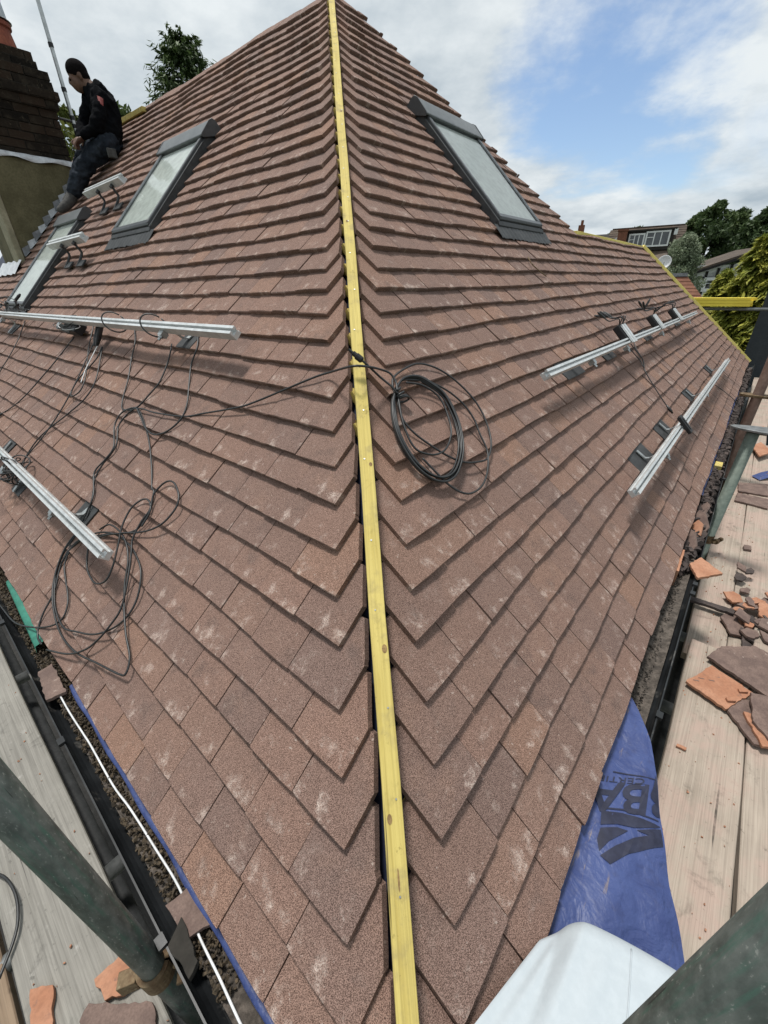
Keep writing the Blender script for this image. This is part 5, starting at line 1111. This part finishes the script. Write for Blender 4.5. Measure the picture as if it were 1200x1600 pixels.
def conifer(name, base, H, R_, mat, label, seed, nf=520, leaf=.05, droop=.35, group=None, z0=.08, per=26):
    R = np.random.RandomState(seed); t = thing(name, base, label, 'conifer', group); base = Vector(base)
    mb = MB(); mb.tube([base, base+ZU*H*.5, base+ZU*H*.97], [.14, .08, .015], 8); mb.build('trunk', M['bark'], t)
    C = []; A_ = []; B_ = []; T = []
    for i in range(nf):
        zz = z0+(1-z0)*(i/nf)**.9; a = R.uniform(0, 6.283); ln = R_*((1-zz)**.62*.95+.10)*R.uniform(.65, 1.15); tone = R.uniform(.1, .7)
        d = np.array([math.cos(a), math.sin(a), 0.]); s = np.arange(per)/per; s = .25+.75*s
        up = R.uniform(.1, .5)
        P = np.array(base)[None]+np.outer(s*ln, d)+np.outer(H*zz+ln*(up*s-droop*1.6*s**2.2), [0, 0, 1.])
        side = np.array([-d[1], d[0], 0])
        w = (.24*ln*(1.05-s)+.03)
        P = P+np.outer(w*R.uniform(-1, 1, per), side)+np.outer(R.normal(0, .03*ln, per), [0, 0, 1])
        dr = d*.8+np.array([0, 0, -.35])+R.normal(0, .35, (per, 3)); dr /= np.linalg.norm(dr, axis=1)[:, None]
        b = np.cross(dr, [0, 0, 1.]+R.normal(0, .3, (per, 3))); b /= np.linalg.norm(b, axis=1)[:, None]
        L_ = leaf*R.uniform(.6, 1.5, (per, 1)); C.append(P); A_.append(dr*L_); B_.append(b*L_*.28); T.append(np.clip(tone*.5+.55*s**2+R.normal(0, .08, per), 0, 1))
    quads(np.concatenate(C), np.concatenate(A_), np.concatenate(B_), 'crown', mat, t, np.concatenate(T)); return t
GZ = -3.05
# right: golden conifers behind the batten stack
GC = 'golden conifers behind the batten stack'
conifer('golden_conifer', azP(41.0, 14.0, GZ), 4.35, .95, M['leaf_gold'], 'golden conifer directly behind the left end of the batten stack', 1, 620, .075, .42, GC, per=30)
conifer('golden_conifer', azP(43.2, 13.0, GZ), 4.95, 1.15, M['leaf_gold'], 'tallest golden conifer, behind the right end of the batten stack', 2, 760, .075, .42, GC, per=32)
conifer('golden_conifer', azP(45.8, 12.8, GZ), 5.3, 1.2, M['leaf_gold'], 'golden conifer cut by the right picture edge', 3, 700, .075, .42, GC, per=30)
tree('willow', azP(36.9, 26, GZ), 6.15, 1.35, .12, M['leaf_grey'], 'soft grey-green tree in front of the dormer house', 4, 22000, .065, 30, trunk=.12)
tree('bush', azP(34.6, 30, GZ), 4.4, .9, .1, M['leaf_mid'], 'small green bush just above the far yellow ridge timber', 5, 4000, .085, 12, trunk=.08)
tree('bush', azP(38.9, 24, GZ), 3.8, 1.0, .1, M['leaf_mid'], 'green bush below the timbered house', 15, 4000, .085, 12, trunk=.08)
GD = 'dark trees on the far right skyline'
for i, (az, D, top, R_, lab) in enumerate(((36.9, 84, 9.2, 2.8, 'leftmost dark tree beside the dormer roof'), (38.6, 82, 10.4, 3.6, 'tallest dark tree on the right skyline'), (40.6, 86, 9.4, 3.6, 'dark tree right of the tallest one on the skyline'), (42.6, 80, 9.1, 3.8, 'dark tree above the golden conifers'), (45.0, 82, 9.6, 4.0, 'dark skyline tree at the right picture edge'))):
    tree('dark_tree', azP(az, D, GZ), top+3.05, R_, .12, M['leaf_dark'], lab, 40+i, 9000, .30, 22, group=GD, trunk=.3)
for i, (az, D, top, R_, lab) in enumerate(((29.9, 90, 8.6, 2.2, 'thin tree behind the brick chimney of the dormer house'), (32.2, 92, 9.0, 3.0, 'tree peeping over the ridge of the dormer house'))):
    tree('background_tree', azP(az, D, GZ), top+3.05, R_, .45, M['leaf_mid'] if i else M['leaf_dark'], lab, 60+i, 1800, .26, 14, trunk=.22)
# left: behind the ridge
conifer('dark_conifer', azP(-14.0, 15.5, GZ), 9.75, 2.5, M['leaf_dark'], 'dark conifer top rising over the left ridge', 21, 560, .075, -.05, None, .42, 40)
tree('green_tree', azP(-19.9, 20, GZ), 9.75, 1.9, .4, M['leaf_mid'], 'green tree behind the back of the roofer', 22, 6000, .12, 18)
tree('yellowish_tree', azP(-24.6, 19, GZ), 9.45, 1.4, .3, M['leaf_yellow'], 'yellowish tree between the mast and the roofer', 23, 5000, .11, 18)

# ------------------------------------------------------------------ houses beyond
M['far_roof'] = mott('far_brown_tiles', (.065, .048, .038), (.115, .085, .062), 1.2, .9, bump=.6, bscale=9, bdist=.05)
M['far_brick'] = mott('far_brick', (.16, .062, .038), (.23, .095, .058), 2, .9, bump=.4, bscale=14)
M['far_dark'] = mott('far_dark_cladding', (.020, .017, .015), (.035, .030, .026), 2, .8)
M['far_white'] = mott('far_white_paint', (.74, .75, .75), (.80, .80, .80), 2, .6)
M['far_pane'] = mott('far_window_pane', (.03, .036, .04), (.08, .09, .10), 1.2, .12, spec=.8)
M['timber_black'] = mott('black_timber', (.012, .011, .010), (.022, .020, .018), 6, .8)
class Fr:                                    # local frame facing the camera: x right, y away, z up
    def __init__(s, az, D, turn=0.):
        a = math.radians(az+turn); s.o = azP(az, D, 0); s.x = Vector((math.cos(a), -math.sin(a), 0)); s.y = Vector((math.sin(a), math.cos(a), 0))
    def __call__(s, x, y, z): return s.o+s.x*x+s.y*y+ZU*z
    def box(s, x0, x1, y0, y1, z0, z1):
        mb = MB(); mb.box(s((x0+x1)/2, (y0+y1)/2, (z0+z1)/2), s.x*(x1-x0)/2, s.y*(y1-y0)/2, ZU*(z1-z0)/2); return mb
def window(fr, x0, x1, z0, z1, y, parent, cols, toplight=False):
    w = fr.box(x0, x1, y-.02, y+.02, z0, z1).build('window', M['far_pane'], parent)
    mb = MB(); b = .15
    for a0, a1, c0, c1 in ((x0-b, x1+b, z0-b, z0), (x0-b, x1+b, z1, z1+b), (x0-b, x0, z0, z1), (x1, x1+b, z0, z1)): m2 = fr.box(a0, a1, y-.09, y+.02, c0, c1); mb.add(m2.v, m2.f)
    for i in range(1, cols):
        xx = x0+(x1-x0)*i/cols; m2 = fr.box(xx-.05, xx+.05, y-.07, y-.022, z0, z1); mb.add(m2.v, m2.f)
    m2 = fr.box(x0, x0+(x1-x0)/cols, y-.065, y-.022, z0+(z1-z0)*.6, z0+(z1-z0)*.66); mb.add(m2.v, m2.f)
    mb.build('frame', M['far_white'], w)
def courses(fr, x0, x1, ya, za, yb, zb, n, parent, th=.06, mat=None, shrink=0.):
    for i in range(n):                       # one strip per tile course
        t0, t1 = i/n, (i+1.25)/n; t1 = min(t1, 1.0); e = shrink*(1-t0)
        P = [fr(x0+e*0+shrink*t0, ya+(yb-ya)*t0, za+(zb-za)*t0+th), fr(x1-shrink*t0, ya+(yb-ya)*t0, za+(zb-za)*t0+th), fr(x1-shrink*t1, ya+(yb-ya)*t1, za+(zb-za)*t1), fr(x0+shrink*t1, ya+(yb-ya)*t1, za+(zb-za)*t1)]
        mb = MB(); mb.prism(P, Vector((0, 0, -.05))); mb.build('tile_course', mat or M['far_roof'], parent)
f = Fr(33.4, 60)
dh = thing('dormer_house', f(0, 2, GZ), 'far house with a dark dormer and two white-framed windows', 'house')
f.box(-4.0, 3.4, .5, 8, GZ, 3.2).build('wall', M['far_brick'], dh)
mb = MB(); mb.add([f(-4.1, -.2, 2.9), f(3.5, -.2, 2.9), f(3.3, 4.2, 6.25), f(-3.9, 4.2, 6.25), f(-4.1, 8.6, 2.9), f(3.5, 8.6, 2.9)], [(0, 1, 2, 3), (3, 2, 5, 4), (0, 3, 4), (1, 5, 2)]); rf = mb.build('roof', M['far_roof'], dh)
courses(f, -4.1, 3.5, -.25, 2.92, 4.15, 6.27, 14, rf)
f.box(-3.9, 3.3, 4.1, 4.35, 6.22, 6.40).build('ridge', M['far_roof'], rf)
d_ = f.box(-2.1, 2.35, .7, 4.0, 3.9, 5.72).build('dormer', M['far_dark'], dh)
f.box(-2.25, 2.5, .5, 4.0, 5.72, 5.86).build('dormer_roof', M['far_dark'], dh)
f.box(2.3, 2.62, .55, .9, 5.2, 5.75).build('dormer_cheek_trim', M['far_white'], dh)
window(f, -1.75, -.48, 4.30, 5.36, .68, dh, 3); window(f, -.12, 1.88, 4.36, 5.50, .68, dh, 3)
ck = f.box(-3.0, -2.1, -.4, .5, 2.6, 5.75).build('chimney', M['far_brick'], dh); f.box(-3.08, -2.02, -.48, .58, 5.75, 5.95).build('chimney_cap', M['far_brick'], ck)
f2 = Fr(28.6, 62)
lh = thing('neighbouring_house', f2(0, 3, GZ), 'dark-roofed house with a white gable board left of the dormer house', 'house')
f2.box(-3, 2.2, .5, 7, GZ, 3.6).build('wall', M['far_brick'], lh)
mb = MB(); mb.add([f2(-3.2, 0, 3.4), f2(2.4, 0, 3.9), f2(2.4, 3.5, 6.0), f2(-3.2, 3.5, 6.0), f2(-3.2, 7.4, 3.4), f2(2.4, 7.4, 3.9)], [(0, 1, 2, 3), (3, 2, 5, 4), (0, 3, 4), (1, 5, 2)]); mb.build('roof', M['far_dark'], lh)
mb = MB(); mb.prism([f2(1.0, -.1, 4.55), f2(2.5, -.1, 5.35), f2(2.5, -.1, 5.55), f2(.9, -.1, 4.85), f2(-1.6, -.1, 4.75), f2(-1.6, -.1, 4.55)], f2.y*.15); mb.build('gable_board', M['far_white'], lh)
f2.box(-2.35, -1.65, 2.4, 3.2, 5.4, 7.0).build('chimney', M['far_brick'], lh); f2.box(-2.15, -1.85, 2.6, 3.0, 7.0, 7.5).build('chimney_pot', M['far_brick'], lh)
f3 = Fr(40.2, 31, -18)
th_ = thing('timbered_house', f3(0, 1, GZ), 'black and white timbered gable house between the grey-green tree and the conifers', 'house')
f3.box(-1.15, 1.6, .12, 4, GZ, 1.72).build('wall', M['far_white'], th_)
mb = MB(); mb.add([f3(-1.15, .12, 1.0), f3(1.5, .12, 1.0), f3(1.5, .12, 2.05)], [(0, 1, 2)]); mb.build('gable', M['far_white'], th_)
mb = MB(); mb.prism([f3(-1.6, -.25, 1.15), f3(1.75, -.25, 2.25), f3(1.75, -.25, 2.38), f3(-1.6, -.25, 1.28)], f3.y*.3); mb.build('bargeboard', M['timber_black'], th_)
mb = MB(); mb.prism([f3(-1.7, -.2, 1.22), f3(1.9, -.2, 2.40), f3(1.9, -.2, 2.52), f3(-1.7, -.2, 1.34)], f3.y*4.4); mb.build('roof', M['far_roof'], th_)
mb = MB(); mb.prism([f3(-1.9, .6, .9), f3(-1.6, .6, 1.2), f3(-1.6, 4.5, 2.45), f3(-2.6, 4.5, 2.3), f3(-2.6, .8, .9)], ZU*.1); mb.build('side_roof', M['far_roof'], th_)
for x in (-.95, -.45, .05, .6, 1.15): f3.box(x-.055, x+.055, .06, .118, -1.2, 1.28+.32*(x+1)*.9).build('timber_post', M['timber_black'], th_)
for z in (.55, 1.12): f3.box(-1.15, 1.55, .05, .110, z-.06, z+.06).build('timber_rail', M['timber_black'], th_)
for x0, z0, x1, z1 in ((-.45, .6, .05, 1.1), (.6, .6, .05, 1.1), (.6, -.4, 1.15, .5)):
    mb = MB(); mb.prism([f3(x0-.05, .07, z0), f3(x0+.05, .07, z0), f3(x1+.05, .07, z1), f3(x1-.05, .07, z1)], f3.y*.04); mb.build('timber_brace', M['timber_black'], th_)
window(f3, -.35, -.05, .62, 1.0, .13, th_, 1)
f4 = Fr(37.6, 17.0)
oh = thing('outbuilding', f4(0, 1, GZ), 'small red-brown tiled hip roof beyond the far yellow hip timber', 'outbuilding')
M['red_tiles'] = mott('red_brown_tiles', (.15, .062, .038), (.22, .10, .062), 5, .9, bump=.5, bscale=40)
f4.box(-1.0, 1.05, .2, 2.6, GZ, .1).build('wall', M['far_brick'], oh)
mb = MB(); mb.add([f4(-1.2, 0, -.05), f4(1.22, 0, -.05), f4(1.22, 2.8, -.05), f4(-1.2, 2.8, -.05), f4(-.35, 1.4, 1.22), f4(.02, 1.4, 1.22)], [(0, 1, 5, 4), (1, 2, 5), (2, 3, 4, 5), (3, 0, 4)]); rf = mb.build('roof', M['red_tiles'], oh)
for i in range(13):
    t0, t1 = i/13, min(1, (i+1.2)/13); lerp = lambda a, b, t: a+(b-a)*t
    A0, A1 = f4(-1.2, 0, -.05), f4(-.35, 1.4, 1.22); B0, B1 = f4(1.22, 0, -.05), f4(.02, 1.4, 1.22); C0 = f4(1.22, 2.8, -.05)
    up = Vector((0, 0, .035))
    mb = MB(); mb.prism([lerp(A0, A1, t0)+up, lerp(B0, B1, t0)+up, lerp(B0, B1, t1)+up*.4, lerp(A0, A1, t1)+up*.4], -ZU*.02); mb.build('tile_course', M['red_tiles'], rf)
    mb = MB(); mb.prism([lerp(B0, B1, t0)+up, lerp(C0, B1, t0)+up, lerp(C0, B1, t1)+up*.4, lerp(B0, B1, t1)+up*.4], -ZU*.02); mb.build('tile_course', M['red_tiles'], rf)
f4.box(-.36, .06, 1.3, 1.5, 1.20, 1.30).build('ridge_tile', M['lead'], oh)
# white satellite dish on a post in front of the grey-green tree
t = thing('satellite_dish', azP(35.4, 22, GZ), 'round white satellite dish left of the grey-green tree', 'satellite dish')
c = azP(35.4, 22, 1.70); n_ = (CAM-c).normalized(); n_ = (n_+ZU*.25).normalized(); a_ = n_.cross(ZU).normalized(); b_ = a_.cross(n_)
rows = [[c+n_*(.10*(r/5)**2)+(a_*math.cos(q)+b_*math.sin(q))*.24*(r+.01)/5 for q in [2*math.pi*i/20 for i in range(21)]] for r in range(6)]
mb = MB(); mb.sheet(rows); o = mb.build('dish', M['far_white'], t, smooth=True); m = o.modifiers.new('solid', 'SOLIDIFY'); m.thickness = .01
mb = MB(); mb.tube([azP(35.4, 22.05, GZ), azP(35.4, 22.05, 1.65)], .025, 8); mb.build('post', M['steel'], t)
mb = MB(); mb.tube([c-b_*.2, c+n_*.3-b_*.05], .01, 6); mb.build('feed_arm', M['steel'], t)
